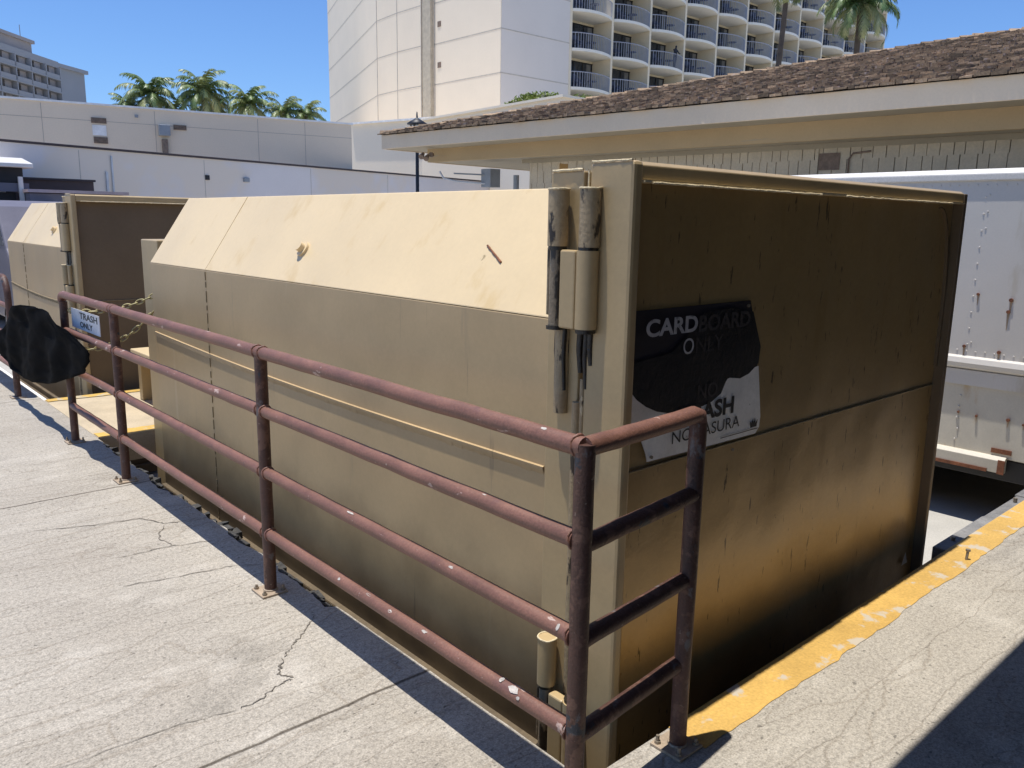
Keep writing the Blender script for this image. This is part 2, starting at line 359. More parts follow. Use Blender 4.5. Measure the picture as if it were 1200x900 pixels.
def text(name, body, size_h, x0, x1, z, y, mat, parent, bold=0.0, depth=0.0006, face='-y'):
    """flat lettering standing upright, fitted between x0 and x1"""
    cu = bpy.data.curves.new(name, 'FONT'); cu.body = body; cu.size = 1.0; cu.offset = bold
    tmp = bpy.data.objects.new(name + "_tmp", cu); C.objects.link(tmp)
    bpy.context.view_layer.update()
    me = bpy.data.meshes.new_from_object(tmp.evaluated_get(bpy.context.evaluated_depsgraph_get()))
    bpy.data.objects.remove(tmp)
    xs = [v.co.x for v in me.vertices]; ys = [v.co.y for v in me.vertices]
    ax, bx, ay, by = min(xs), max(xs), min(ys), max(ys)
    o0 = parent_loc(parent)
    for v in me.vertices:
        u = (v.co.x - ax) / (bx - ax); w = (v.co.y - ay) / (by - ay)
        if face == '-y': p = Vector((x0 + (x1 - x0) * u, y, z + size_h * w))
        else: p = Vector((y, x0 + (x1 - x0) * u, z + size_h * w))
        v.co = p - o0
    me.materials.clear(); me.materials.append(mat)
    o = bpy.data.objects.new(name, me); C.objects.link(o); o.parent = parent
    return o

# ------------------------------------------------------------------ ground
g = MB(); g.poly([(-900, -900, PIT), (900, -900, PIT), (900, 1200, PIT), (-900, 1200, PIT)])
tag(g.build("ground", m_asph), kind="structure")

def edge_jag(y):
    base = 1.628
    if y > 6.3 or y < 1.5: return base
    a = 0.035 if y > 2.95 else 0.004
    return base + a * (mnoise.noise(Vector((y * 3.1, 0.3, 0))) + 0.6 * mnoise.noise(Vector((y * 13, 1.3, 0)))) - (0.02 if y > 2.95 else 0)
# dock slab: L shape with a worn edge towards the pit
pts = [(-30, -30), (60, -30), (60, 1.455)]
y = 1.455; x = 60
pts.append((4.42, 1.455)); pts.append((1.64, 1.45))
y = 1.5
while y < 6.48:
    pts.append((edge_jag(y), y)); y += 0.028
pts += [(1.63, 6.5), (1.63, 26.0), (-30, 26.0)]
d = MB()
n = len(pts)
d.poly([(x, y, 0) for x, y in pts])
for i in range(n):
    a, b = pts[i], pts[(i + 1) % n]
    d.poly([(a[0], a[1], 0), (b[0], b[1], 0), (b[0], b[1], PIT), (a[0], a[1], PIT)])
tag(d.build("dock_walkway", m_conc), kind="structure")
# broken concrete lip just below the worn edge
rb = MB()
for i in range(260):
    y = R.uniform(2.9, 6.3); x = edge_jag(y) + R.uniform(-0.005, 0.05); r_ = R.uniform(0.012, 0.04); z = R.uniform(-0.10, -0.01) - (x - edge_jag(y)) * 0.8
    vs = [(x + r_ * R.uniform(.5, 1) * a, y + r_ * R.uniform(.5, 1.2) * b, min(-0.004, z + r_ * R.uniform(.4, 1) * c_)) for a in (-1, 1) for b in (-1, 1) for c_ in (-1, 1)]
    rb.faces(vs, [(0, 1, 3, 2), (4, 6, 7, 5), (0, 4, 5, 1), (2, 3, 7, 6), (0, 2, 6, 4), (1, 5, 7, 3)])
tag(rb.build("rubble", m_rubble), kind="stuff", label="broken dark concrete crumbs along the worn walkway edge", cat="rubble")
# crossing slab between the two containers
pm = MB(); pm.box(1.634, 2.70, 6.50, 8.16, -0.22, -0.002)
tag(pm.build("crossing_slab", m_plat), kind="structure")
def stripe(name, xa, xb, ya, yb, z, wob, mat, along='x', step=0.05, both=False):
    s = MB(); t = xa if along == 'x' else ya; end = xb if along == 'x' else yb; A = []; B = []
    while t < end + 1e-6:
        w = wob * (mnoise.noise(Vector((t * 2.3, z * 91, xa))) + .7 * mnoise.noise(Vector((t * 11, 4, ya))) + .4 * mnoise.noise(Vector((t * 37, 9, ya))))
        if along == 'x': A.append((t, ya + w, z)); B.append((t, yb - (w * .5 if both else 0), z))
        t += step
    for i in range(len(A) - 1): s.poly([A[i], A[i + 1], B[i + 1], B[i]])
    return tag(s.build(name, mat), kind="structure")
stripe("yellow_edge_line", 2.03, 24, 1.300, 1.452, 0.0025, 0.016, m_yel)
m_yel2 = yellow_mat((0.60, 0.38, 0.09), (0.5, 0.42, 0.28), 0.55)
stripe("yellow_crossing_line", 1.64, 2.70, 6.62, 6.503, 0.004, 0.04, m_yel2)
stripe("yellow_crossing_line", 1.64, 2.70, 8.03, 8.157, 0.004, 0.03, m_yel2)
# rubber / steel bumper blocks along the edge beyond the container
bp = thing("edge_bumper", "grey weathered bumper strip along the yellow dock edge right of the container", "bumper", (4.4, 1.5, -0.12))
q = MB()
for (a, b) in ((4.42, 5.15), (5.17, 5.75), (5.77, 7.2), (7.23, 9.2)):
    q.box(a, b, 1.458, 1.458 + R.uniform(.075, .10), -0.14, -0.012 - R.uniform(0, .015))
q.build_each("strip", m_edge, bp, 0.006)
bt = MB()
for x in (4.6, 5.6, 6.8): bt.tube([(x, 1.50, -0.02), (x, 1.50, 0.004)], 0.012, 8)
bt.build_each("bolt", m_bolt, bp)
o = MB(); o.tube([(4.32, 1.335, 0.003), (4.33, 1.335, 0.05)], 0.007, 8); o.tube([(4.33, 1.335, 0.046), (4.33, 1.335, 0.056)], 0.012, 6)
tag(o.build("anchor_bolt", m_bolt), "small loose anchor bolt sticking up from the yellow edge line", "bolt")
# slab crack near the walkway edge
def crack(path, w, name="slab_crack"):
    s = MB(); L_ = []; R_ = []
    P = []
    for i in range(len(path) - 1):
        a = Vector(path[i]).to_2d() if len(path[i]) == 3 else Vector(path[i]); b = Vector(path[i + 1])
        k = 8
        for j in range(k): P.append(a.lerp(b, j / k) + Vector((R.uniform(-1, 1), R.uniform(-1, 1))) * 0.007)
    for i, p in enumerate(P):
        t = (P[min(i + 1, len(P) - 1)] - P[max(i - 1, 0)]).normalized(); nn = Vector((-t.y, t.x))
        ww = w * R.uniform(.25, 1.0) * (0.25 if i in (0, len(P) - 1) else 1)
        L_.append((p + nn * ww)); R_.append((p - nn * ww))
    for i in range(len(P) - 1): s.poly([(*L_[i], .003), (*L_[i + 1], .003), (*R_[i + 1], .003), (*R_[i], .003)])
    return tag(s.build(name, m_crack), kind="structure")
m_crack = M("crack_dark", (0.15, 0.13, 0.105), 0.95, 0.4, 20, 0.3, 90)  # dark brown for the thin slab crack strips
crack([(1.52, 2.92), (1.44, 2.84), (1.36, 2.77), (1.29, 2.715), (1.25, 2.68)], 0.0035)
crack([(1.25, 2.68), (1.19, 2.59), (1.22, 2.53)], 0.006)
crack([(1.22, 2.53), (1.15, 2.52), (1.07, 2.48), (0.98, 2.47)], 0.0035)
crack([(1.60, 3.52), (1.45, 3.62), (1.2, 3.66), (0.95, 3.73)], 0.003)
crack([(1.56, 4.35), (1.40, 4.38), (1.32, 4.55), (1.1, 4.6), (.8, 4.72)], 0.004)
crack([(1.52, 3.98), (1.3, 4.05), (1.02, 4.06)], 0.0035)
crack([(1.32, 4.05), (1.30, 4.2), (1.40, 4.38)], 0.0035)
crack([(0.98, 2.47), (0.8, 2.52), (0.5, 2.53), (0.1, 2.6)], 0.002)

# ------------------------------------------------------------------ containers
def container(tag_label, X0, Y0, W, body_len, front, second=False):
    """X0: left face of the frame, Y0: front plane, local vertical dimensions relative to the dock level"""
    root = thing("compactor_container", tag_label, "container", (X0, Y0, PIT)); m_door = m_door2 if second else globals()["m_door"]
    X1 = X0 + W
    zt = 1.834
    yb = Y0 + 0.37         # where the hull starts
    ye = Y0 + body_len
    hx0, hx1 = X0 + 0.05, X1 - 0.06
    zc, zr = 1.327, 1.779; cx = 0.30
    b = MB()
    prof = [(hx0, zc), (hx0 + cx, zr), (hx1 - cx, zr), (hx1, zc)]
    b.prism(prof, 1, yb, ye)
    # slightly rounded crown plate
    o = b.build("roof_hull", m_body, root, 0.006)
    b = MB()
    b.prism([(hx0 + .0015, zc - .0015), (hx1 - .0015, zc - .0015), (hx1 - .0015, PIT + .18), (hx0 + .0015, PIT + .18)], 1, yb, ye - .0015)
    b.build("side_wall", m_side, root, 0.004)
    # side details
    w = MB()
    zs0 = 0.838
    # overlapping plate lip running the length of the side, slightly sagging
    lip = []
    nseg = 60
    for i in range(nseg):
        a = ye - .02 - (ye - yb - .05) * i / nseg; c_ = ye - .02 - (ye - yb - .05) * (i + 1) / nseg
        za = zs0 - .03 * math.sin(math.pi * i / nseg) - 0.045 * (i / nseg); zb_ = zs0 - .03 * math.sin(math.pi * (i + 1) / nseg) - 0.045 * ((i + 1) / nseg)
        w.faces([(hx0 - .007, a, za), (hx0 + .004, a, za + .004), (hx0 - .007, c_, zb_), (hx0 + .004, c_, zb_ + .004),
                 (hx0 - .005, a, za - .012), (hx0 + .004, a, za - .034), (hx0 - .005, c_, zb_ - .012), (hx0 + .004, c_, zb_ - .034 - R.uniform(0, .012))],
                [(0, 1, 3, 2), (0, 2, 6, 4), (4, 6, 7, 5)])
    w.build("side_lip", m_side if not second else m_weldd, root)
    s = MB()
    sy = ye - 1.0 if not second else ye - 0.85
    z = zc - .01
    while z > -0.5:      # stitched vertical seam
        l = R.uniform(.03, .07); s.box(hx0 - .003, hx0 + .002, sy - .003, sy + .003 + R.uniform(0, .003), z - l, z); z -= l + R.uniform(.008, .03)
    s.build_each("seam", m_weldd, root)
    s = MB(); s.bead((hx0 + .003, sy, zc + .005), (hx0 + cx - .003, sy, zr - .002), 0.0014, .03)
    s.build("seam", m_side, root)
    # bottom rail
    s = MB(); s.box(hx0 - .055, hx0 + .02, yb - .02, ye, PIT + .02, -0.36); s.box(hx0 - .03, hx0 + .02, yb - .02, ye + .003, -0.357, -0.30)
    s.box(hx1 - .02, hx1 + .05, yb - .02, ye, PIT + .02, -0.36)
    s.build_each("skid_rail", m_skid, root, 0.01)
    # roof lug
    lug = MB()
    ly = Y0 + 2.35 if not second else Y0 + 1.35
    t = 0.36; lx = hx0 + cx * t; lz = zc + (zr - zc) * t
    nrm = Vector((-(zr - zc), 0, cx)).normalized(); p = Vector((lx, ly, lz))
    lug.tube([p - nrm * .01, p + nrm * .014], 0.042, 14); lug.tube([p + nrm * .014, p + nrm * .04], 0.026, 14)
    lug.build("lifting_lug", m_body, root, 0.004)
    if not second:
        sc = MB(); sc.bead((hx0 + .11, 2.37, zc + .166 + .004), (hx0 + .15, 2.50, zc + .226 + .004), 0.0045, .012)
        sc.build("scratch", m_rust, root)
    # collar behind the door: full rectangular ring
    c_ = MB()
    cY0, cY1 = Y0 + .22, Y0 + .368
    c_.box(X0 + .02, X0 + .10, cY0, cY1, PIT + .05, zt - .022)
    c_.box(X1 - .10, X1 - .02, cY0, cY1, PIT + .05, zt - .022)
    c_.box(X0 + .1, X1 - .1, cY0, cY1, zt - .12, zt - .024)
    c_.build("collar", m_frame, root, 0.006)
    # upright stiffener and vertical rods in the door gap
    c_ = MB()
    c_.box(X0 + .045, X0 + .06, Y0 + .182, Y0 + .198, PIT + .05, zt + .002)
    c_.box(X0 + .06, X0 + .10, Y0 + .372, Y0 + .382, 1.782, zt + .008)
    c_.build("gap_plate", m_frame, root)
    # door frame: left post, right wing, top flange, bottom member
    f = MB()
    f.box(X0, X0 + .045, Y0, Y0 + .178, PIT + .08, zt)
    fo = f.build("door_post", m_frame, root, 0.012)
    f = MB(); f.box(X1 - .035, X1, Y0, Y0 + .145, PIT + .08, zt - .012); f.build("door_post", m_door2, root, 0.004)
    f = MB(); f.prism([(Y0 + .006, zt - .055), (Y0 + .006, zt - .012), (Y0 + .02, zt - .001), (Y0 + .145, zt - .001), (Y0 + .145, zt - .055)], 0, X0 + .0455, X1 - .035)
    f.build("top_flange", m_frame, root, 0.004)
    f = MB(); f.prism([(Y0 - .004, zt - .062), (Y0 - .004, zt - .056), (Y0 + .10, zt - .056), (Y0 + .10, zt - .062)], 0, X0 + .046, X1 - .036)
    f.build("flange_lip", m_weld, root)
    # door plate, recessed, with a cross seam and chamfer stiffener on the right
    f = MB()
    yp = Y0 + .052
    zsm = 0.849; xm0, xm1 = X0 + .0458, X1 - .036
    f.poly([(xm0, yp, zt - .06), (xm1, yp, zt - .06), (xm1, yp, zsm), (xm0, yp, zsm)])
    nx, nz_ = 24, 20
    zl = PIT + .10
    def dent(u, v):      # gentle buckling of the lower plate
        x = xm0 + (xm1 - xm0) * u; z = zsm + (zl - zsm) * v
        dy = .018 * (mnoise.noise(Vector((x * 1.3, z * 1.1, 5))) ) * math.sin(math.pi * u) * math.sin(math.pi * min(1, v))
        return Vector((x, yp - .002 + dy + .03 * max(0, v - .55) ** 1.5, z))
    vs = [dent(i / nx, j / nz_) for j in range(nz_ + 1) for i in range(nx + 1)]
    fs = [(j * (nx + 1) + i, j * (nx + 1) + i + 1, (j + 1) * (nx + 1) + i + 1, (j + 1) * (nx + 1) + i) for j in range(nz_) for i in range(nx)]
    f.faces(vs, fs, 0, True)
    f.box(xm0, xm1, yp + .02, yp + .035, zl, zt - .06)
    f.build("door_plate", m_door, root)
    f = MB(); f.bead((xm0 + .01, yp - .004, zsm), (xm1, yp - .004, zsm), 0.0045, .02); f.bead((xm0 + .006, yp - .003, zt - .07), (xm0 + .006, yp - .003, PIT + .2), .004, .03)
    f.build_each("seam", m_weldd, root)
    f = MB()   # curved gusset in the far upper corner
    arc = [(xm1 - .012, .95)] + [(xm1 - .012 - .17 * (1 - math.cos(a)), 1.25 + .50 * math.sin(a)) for a in [i * math.pi / 2 / 10 for i in range(11)]] + [(xm1 - .012, 1.752)]
    f.prism([(x, z) for x, z in arc], 1, Y0 + .02, yp - .003)
    # keep it thin: only a rib following the arc
    f = MB()
    for (a, b_) in zip(arc[:-2], arc[1:-1]):
        f.faces([(a[0], Y0 + .035, a[1]), (b_[0], Y0 + .035, b_[1]), (b_[0], yp, b_[1]), (a[0], yp, a[1]),
                 (a[0] + .01, Y0 + .035, a[1]), (b_[0] + .01, Y0 + .035, b_[1] + .004), (b_[0] + .01, yp, b_[1] + .004), (a[0] + .01, yp, a[1])],
                [(0, 1, 2, 3), (4, 5, 6, 7), (0, 1, 5, 4)])
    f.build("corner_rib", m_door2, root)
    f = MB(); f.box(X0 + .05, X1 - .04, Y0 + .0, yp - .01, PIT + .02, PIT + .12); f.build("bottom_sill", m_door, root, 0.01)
    # weld beads catching the light
    f = MB()
    f.bead((X0 + .02, Y0 + .225, zt - .018), (X0 + .02, Y0 + .36, zt - .020), .005)
    f.bead((X0 + .002, Y0 + .01, zt + .001), (X0 + .002, Y0 + .17, zt + .001), .004)
    f.bead((X0 + .003, Y0 + .181, 1.71), (X0 + .003, Y0 + .183, 1.81), .004)
    f.bead((X0 + .08, Y0 - .006, zt - .062), (X0 + 1.1, Y0 - .006, zt - .064), .004, .02, .9)
    f.bead((X0 + 1.3, Y0 - .006, zt - .063), (X1 - .2, Y0 - .006, zt - .062), .004, .02, 1.4)
    f.build_each("weld_bead", m_weld, root)
    # hinges
    def barrel(mb, y, z0, z1, r=.037, x=X0 - .022): mb.tube([(x, y, z0), (x, y, z1)], r, 18)
    def hinge(zo, big=True):
        h = MB()
        yb1, yb2 = Y0 + .288, Y0 + .150
        barrel(h, yb1, zo + .255, zo + .435, .034); barrel(h, yb2, zo + .255, zo + .435, .034 if big else .018)
        hs_ = h.build_each("hinge", m_hinge if big else m_frame, root, 0.004); ho = hs_[0]
        k = MB()
        barrel(k, yb2 + .004, zo, zo + .245, .036); k.box(X0 - .052, X0 - .015, yb2 + .030, yb1 - .04, zo - .004, zo + .245)
        o_ = k.build("link_plate", m_frame, ho, 0.006)
        k = MB(); barrel(k, yb1, zo - .006, zo + .25, .025); k.box(X0 - .03, X0 - .005, yb1 + .030, yb1 + .040, zo + .03, zo + .25)
        k.build("pin", m_pin, ho, 0.003)
        k = MB()
        for yy, rr2 in ((yb1, .0335), (yb2, .0335 if big else .017)):
            for zz in (zo + .434, ):
                pp = [(X0 - .022 + rr2 * math.cos(a), yy + rr2 * math.sin(a), zz) for a in [2 * math.pi * i / 18 for i in range(19)]]
                k.tube([(p[0] + R.uniform(-.001, .001), p[1], p[2] + R.uniform(-.0015, .0015)) for p in pp], .0035, 6)
        k.build_each("weld_bead", m_weld, ho)
        k = MB()
        for yy in (yb1, yb2 + .005):
            barrel(k, yy, zo + .243, zo + .257, .031); barrel(k, yy, zo - .014, zo - .001, .032)
        k.build_each("grease_ring", m_grease, ho)
        k = MB()
        for (yy, l, r_) in ((yb1 - .005, .26, .012), (yb1 + .012, .18, .010), (yb1 - .02, .22, .009), (yb2 + .045, .15, .012), (yb2 + .02, .20, .010), (yb2 + .0, .12, .012)):
            k.tube([(X0 + .002, yy, zo + .01), (X0 + .001, yy + .003, zo - l * .5), (X0 + .003, yy - .002, zo - l)], [r_, r_ * .95, r_ * .7], 8)
        if big: k.build_each("grease_drip", m_grease, ho)
        if big:
            k = MB(); k.tube([(X0 + .012, yb1, zo - .30), (X0 + .012, yb1, zo)], .026, 12); k.build("lower_sleeve", m_hinge, ho)
    hinge(1.321)
    hinge(-0.23 if not second else 0.75, False)
    rd = MB()
    rd.tube([(X0 + .008, Y0 + .210, PIT + .2), (X0 + .008, Y0 + .210, 1.07)], .016, 10)
    rd.tube([(X0 + .012, Y0 + .189, PIT + .2), (X0 + .012, Y0 + .189, 1.15)], .010, 8)
    rd.build("lock_rod", m_hinge, root)
    rb_ = MB(); rb_.bead((X0 + .008, Y0 + .186, 0.1), (X0 + .008, Y0 + .186, 1.1), .0045, .015, 1.3); rb_.build("weld_bead", m_weld, root)
    for yy in (Y0 + .6, ye - .4):
        wh = MB(); wh.tube([(X0 + .25, yy, PIT + .10), (X0 + .40, yy, PIT + .10)], .10, 18); wh.build("wheel", m_dark, root)
    return root
c1 = container("tan steel compactor container nearest the camera with a cardboard sign on its door", 1.90, 1.595, 2.58, 4.435, True)
c2 = container("tan steel compactor container behind the crossing slab at far left", 2.03, 8.30, 2.45, 3.22, True, second=True)

# sign on the near container: part of the container, with lettering below it
YS = 1.641
sg = MB(); sg.poly([(x, YS, z) for x, z in ((2.02, 1.372), (2.724, 1.373), (2.775, 1.24), (2.805, 1.107), (2.60, 1.07), (2.02, 1.07))][::-1])
sg.poly([(x, YS + .004, z) for x, z in ((2.02, 1.372), (2.724, 1.373), (2.775, 1.24), (2.805, 1.107), (2.60, 1.07), (2.02, 1.07))])
sg.build("sign_panel", m_signblack, c1)
sign_black = bpy.data.objects["sign_panel"]; sign_black.name = "warning_sign"
sw = MB(); YW = YS - .003
wp = ((2.02, 1.110), (2.60, 1.085), (2.808, 1.113), (2.850, 0.905), (2.846, 0.862), (2.821, 0.838), (2.45, .842), (2.143, 0.847), (2.135, .875), (2.107, 0.928), (2.02, 0.94))
sw.poly([(x, YW, z) for x, z in wp]); sw.poly([(x, YW + .002, z) for x, z in wp][::-1])
sw.build("lower_panel", m_signwhite, sign_black)
sm_ = MB()   # curved bottom edge of the black field and the black smear over it
arc = [(2.022, 1.12), (2.07, 1.075), (2.12, 1.045), (2.18, 1.020), (2.25, 1.004), (2.34, .997), (2.43, 1.0), (2.50, 1.010), (2.56, 1.035), (2.585, 1.075), (2.60, 1.09), (2.68, 1.078), (2.74, 1.09), (2.803, 1.125), (2.81, 1.19), (2.78, 1.25), (2.74, 1.33), (2.60, 1.352), (2.42, 1.345), (2.36, 1.29), (2.25, 1.22), (2.023, 1.2)]
sm_.poly([(x, YW - .002, z) for x, z in arc])
sm_.build("black_smear", m_black, sign_black)
yl = YW - .004
text("lettering", "CARD", 0.060, 2.100, 2.385, 1.281, yl, m_ltr, sign_black, 0.03)
text("lettering", "BOARD", 0.060, 2.392, 2.718, 1.277, yl, m_ltrdark, sign_black, 0.03)
text("lettering", "O", 0.056, 2.308, 2.368, 1.205, yl, m_ltr, sign_black, 0.0)
text("lettering", "NLY", 0.056, 2.382, 2.548, 1.204, yl, m_ltrdark, sign_black, 0.0)
text("lettering", "NO", 0.055, 2.410, 2.530, 1.030, yl, m_ltrdark, sign_black, 0.01)
text("lettering", "TRASH", 0.068, 2.31, 2.648, 0.948, yl, m_ink, sign_black, 0.035)
text("lettering", "NO BASURA", 0.045, 2.272, 2.695, 0.888, yl, m_ink, sign_black, 0.0)
cr = MB()
cx_, cz_ = 2.797, .885
cr.poly([(cx_ + a, yl, cz_ + b) for a, b in ((-.022, -.016), (.022, -.016), (.028, .012), (.014, .0), (.008, .02), (0, .002), (-.008, .02), (-.014, .0), (-.028, .012))])
cr.build("crown_emblem", m_ink, sign_black)
ln = MB(); ln.box(2.575, 2.83, yl, yl + .001, .8585, .8610); ln.build("printed_line", m_ink, sign_black)
for (x, z) in ((2.70, 1.355), (2.16, .862), (2.66, .80)):
    sc_ = MB(); sc_.tube([(x, yl - .004, z), (x, yl + .003, z)], .006, 8); sc_.build("screw", m_bolt, sign_black)
# little warning sticker low on the door
st = MB(); st.poly([(4.28, 1.63, -.12), (4.35, 1.63, -.12), (4.315, 1.63, -.05)]); st.build("sticker", m_signwhite, c1)

sign_black.scale = (.971, 1, .971); sign_black.location = (-.055, 0, .0746)
# ram housing of the compactor, between the containers
rh = thing("compactor_housing", "beige steel compactor loading table standing behind the near container", "compactor", (2.2, 7.2, PIT))
q = MB(); q.box(2.03, 3.6, 6.10, 6.45, PIT + .2, 1.48); q.build("body", m_frame, rh, .008)
q = MB(); q.box(2.27, 3.6, 7.00, 7.72, .40, .47); q.build("table_top", m_body, rh, .008)
for x in (2.32, 2.75):
    q = MB(); q.box(x, x + .09, 7.62, 7.70, 0, .40); q.build("leg", m_frame, rh, .004)
for x in (2.32, 2.75):
    q = MB(); q.box(x, x + .09, 7.05, 7.13, 0, .40); q.build("leg", m_frame, rh, .004)
q = MB(); q.box(2.50, 3.6, 6.98, 7.72, -.5, .35); q.build("ram_cover", m_side, rh, .004)
# bar on the second container's door
q = MB(); q.box(3.55, 4.3, 8.28, 8.36, 1.57, 1.60); q.build("cross_bar", m_weld, c2)

# ------------------------------------------------------------------ railings
XR = 1.475; RZ = (1.09, .835, .56, .277); rr = 0.0255
rail = thing("pipe_railing", "long L-shaped brown pipe railing around the near container", "railing", (XR, 1.36, 0))
def smooth_path(a, b, n=14, sag=0.0):
    a = Vector(a); b = Vector(b)
    return [a.lerp(b, i / n) + Vector((R.uniform(-1, 1) * .0012, 0, R.uniform(-1, 1) * .0015 - sag * math.sin(math.pi * i / n))) for i in range(n + 1)]
ends = (6.50, 6.44, 6.44, 6.44)
for k, z in enumerate(RZ):
    t = MB()
    if k == 0:
        pts_ = smooth_path((XR, 1.36, z), (XR, 6.44, z), 40)
        pts_ += [Vector((XR, 6.47, z - .004)), Vector((XR, 6.50, z - .02)), Vector((XR, 6.505, z - .05))]
        t.tube(pts_, rr * 1.06, 16)
    else: t.tube(smooth_path((XR, 1.36 + .02, z), (XR, 6.46, z), 40), rr, 16)
    t.build("rail", m_rail, rail)
XE = 2.02
pts_ = [Vector((XR, 1.36, RZ[0]))] + smooth_path((XR + .03, 1.36, RZ[0]), (XE - .03, 1.40, RZ[0]), 10)
pts_ += [Vector((XE - .005, 1.402, RZ[0] - .006)), Vector((XE, 1.402, RZ[0] - .03))]
t = MB(); t.tube(pts_, rr * 1.06, 16); t.build("rail", m_rail, rail)
for z in RZ[1:]:
    t = MB(); t.tube(smooth_path((XR, 1.36, z - .01), (XE - .02, 1.395, z + .005), 10), rr, 16); t.build("rail", m_post, rail)
def post(x, y, zt=1.075, par=rail, r=.027, x2=None, y2=None):
    t = MB(); x2 = x if x2 is None else x2; y2 = y if y2 is None else y2
    t.tube([Vector((x, y, 0.008)).lerp(Vector((x2, y2, zt)), i / 12) + Vector((R.uniform(-1, 1) * .0008, R.uniform(-1, 1) * .0008, 0)) for i in range(13)], r, 18)
    po = t.build("post", m_post, par)
    b = MB(); b.box(x - .065, x + .055, y - .06, y + .06, 0.0005, .010); b.build("base_plate", m_plate, po, .002)
    for (dx, dy) in ((-.048, -.042), (-.048, .042), (.04, -.042)):
        b = MB(); h = R.uniform(.018, .03); b.tube([(x + dx, y + dy, .01), (x + dx, y + dy, .01 + h)], .006, 8); b.tube([(x + dx, y + dy, .0105), (x + dx, y + dy, .019)], .011, 6)
        b.build("bolt", m_bolt, po)
    wl = MB()
    pp = [(x + (r + .001) * math.cos(a), y + (r + .001) * math.sin(a), .012) for a in [2 * math.pi * i / 14 for i in range(15)]]
    wl.tube(pp, .005, 6); wl.build("weld_bead", m_plate, po)
    return po
post(XR, 1.36, 1.10); post(XR, 3.25); post(XR, 5.29); post(XR, 6.47, 1.04)
post(1.975, 1.375, 1.065, x2=XE, y2=1.402)
# knuckle welds at the joints
k = MB()
for y_ in (1.36, 3.25, 5.29):
    for z in RZ:
        pp = [(XR + .028 * math.cos(a), y_ + .026 + .004 * math.sin(a * 3), z + .028 * math.sin(a)) for a in [2 * math.pi * i / 14 for i in range(15)]]
        k.tube(pp, .0045, 6)
        pp = [(XR + .028 * math.cos(a), y_ - .026 + .004 * math.sin(a * 3), z + .028 * math.sin(a)) for a in [2 * math.pi * i / 14 for i in range(15)]]
        if y_ > 2: k.tube(pp, .0045, 6)
k.build_each("weld_bead", m_rail, rail)
# bare patches on the rails: thin raised paint chips
k = MB()
def chip(y, z, l, w, ang):
    k.mark()
    n_ = 9; vs = []
    for i in range(n_):
        a = 2 * math.pi * i / n_; ly = l * math.cos(a) * R.uniform(.6, 1.1); la = w * math.sin(a) * R.uniform(.6, 1.1)
        th = ang + la / rr; vs.append((XR - (rr + .0012) * math.sin(th), y + ly, z + (rr + .0012) * math.cos(th)))
    k.poly(vs)
for (y, z, l, w, a) in ((1.60, RZ[3], .022, .014, .55), (1.66, RZ[3], .010, .010, .3), (1.57, RZ[3], .008, .006, 1.1), (2.05, RZ[3], .016, .006, .5), (2.25, RZ[3], .012, .006, .7), (2.4, RZ[3], .02, .005, .4),
                        (2.52, RZ[2], .03, .005, .4), (1.9, RZ[2], .012, .006, .6), (1.42, RZ[2], .007, .012, .9), (2.9, RZ[1], .012, .004, .5), (1.75, RZ[1], .01, .004, .3), (1.5, RZ[0], .012, .005, .5), (2.6, RZ[3], .01, .006, .8)):
    chip(y, z, l, w, a)
k.build_each("paint_chip", m_chip, rail)

r2 = thing("pipe_railing", "second brown pipe railing with a rounded end by the far container", "railing", (1.48, 8.45, 0))
Y2 = 8.42
t = MB(); pa = [Vector((1.48, 16.5 - i * .5, 1.09)) for i in range(16)] + [Vector((1.48, 8.42 + .16 * (1 - math.sin(a)), 1.09 - .16 * (1 - math.cos(a)))) for a in [i * math.pi / 2 / 8 for i in range(9)]] + [Vector((1.48, Y2, .5)), Vector((1.48, Y2, .01))]
t.tube(pa, .028, 14); t.build("rail", m_post, r2)
for z in RZ[1:]:
    t = MB(); t.tube([(1.48, Y2, z), (1.48, 16.5, z)], rr, 12); t.build("rail", m_rail, r2)
for y_ in (10.4, 12.4, 14.4, 16.4):
    post(1.48, y_, 1.075, r2)
b = MB(); b.box(1.42, 1.54, Y2 - .06, Y2 + .06, 0.0005, .01); b.build("base_plate", m_plate, r2, .002)

# chains from the railing to the containers
def chain(pts, r, label):
    root = MB(); P = [Vector(p) for p in pts]
    # resample
    L_ = []; step = r * 3.4; cur = P[0]; acc = 0
    seg = []
    for i in range(len(P) - 1):
        n_ = max(1, int((P[i + 1] - P[i]).length / step))
        for j in range(n_): seg.append((P[i].lerp(P[i + 1], j / n_), P[i].lerp(P[i + 1], (j + 1) / n_)))
    for i, (a, b) in enumerate(seg):
        d_ = (b - a).normalized(); s_ = d_.cross(Vector((0, 0, 1))).normalized(); u = s_.cross(d_).normalized()
        w = s_ if i % 2 else u; c0 = (a + b) / 2; hl = (b - a).length * .66
        ring = [c0 + d_ * (hl * math.cos(q)) + w * (r * .95 * math.sin(q)) for q in [2 * math.pi * k_ / 10 for k_ in range(11)]]
        root.tube(ring, r * .32, 5)
    o = root.build("chain", m_chain, org=P[0]); return tag(o, label, "chain", None)
def cat(a, b, sag, n=14):
    a = Vector(a); b = Vector(b)
    return [a.lerp(b, i / n) - Vector((0, 0, sag * 4 * (i / n) * (1 - i / n))) for i in range(n + 1)]
chain(cat((1.50, 6.43, 0.98), (2.04, 6.08, 1.12), .06), .016, "pale chain pulled from the railing end post up to the near container")
chain(cat((2.04, 6.08, 1.06), (1.52, 6.43, .70), .12), .016, "slack lower chain looping down beside the white trash sign")
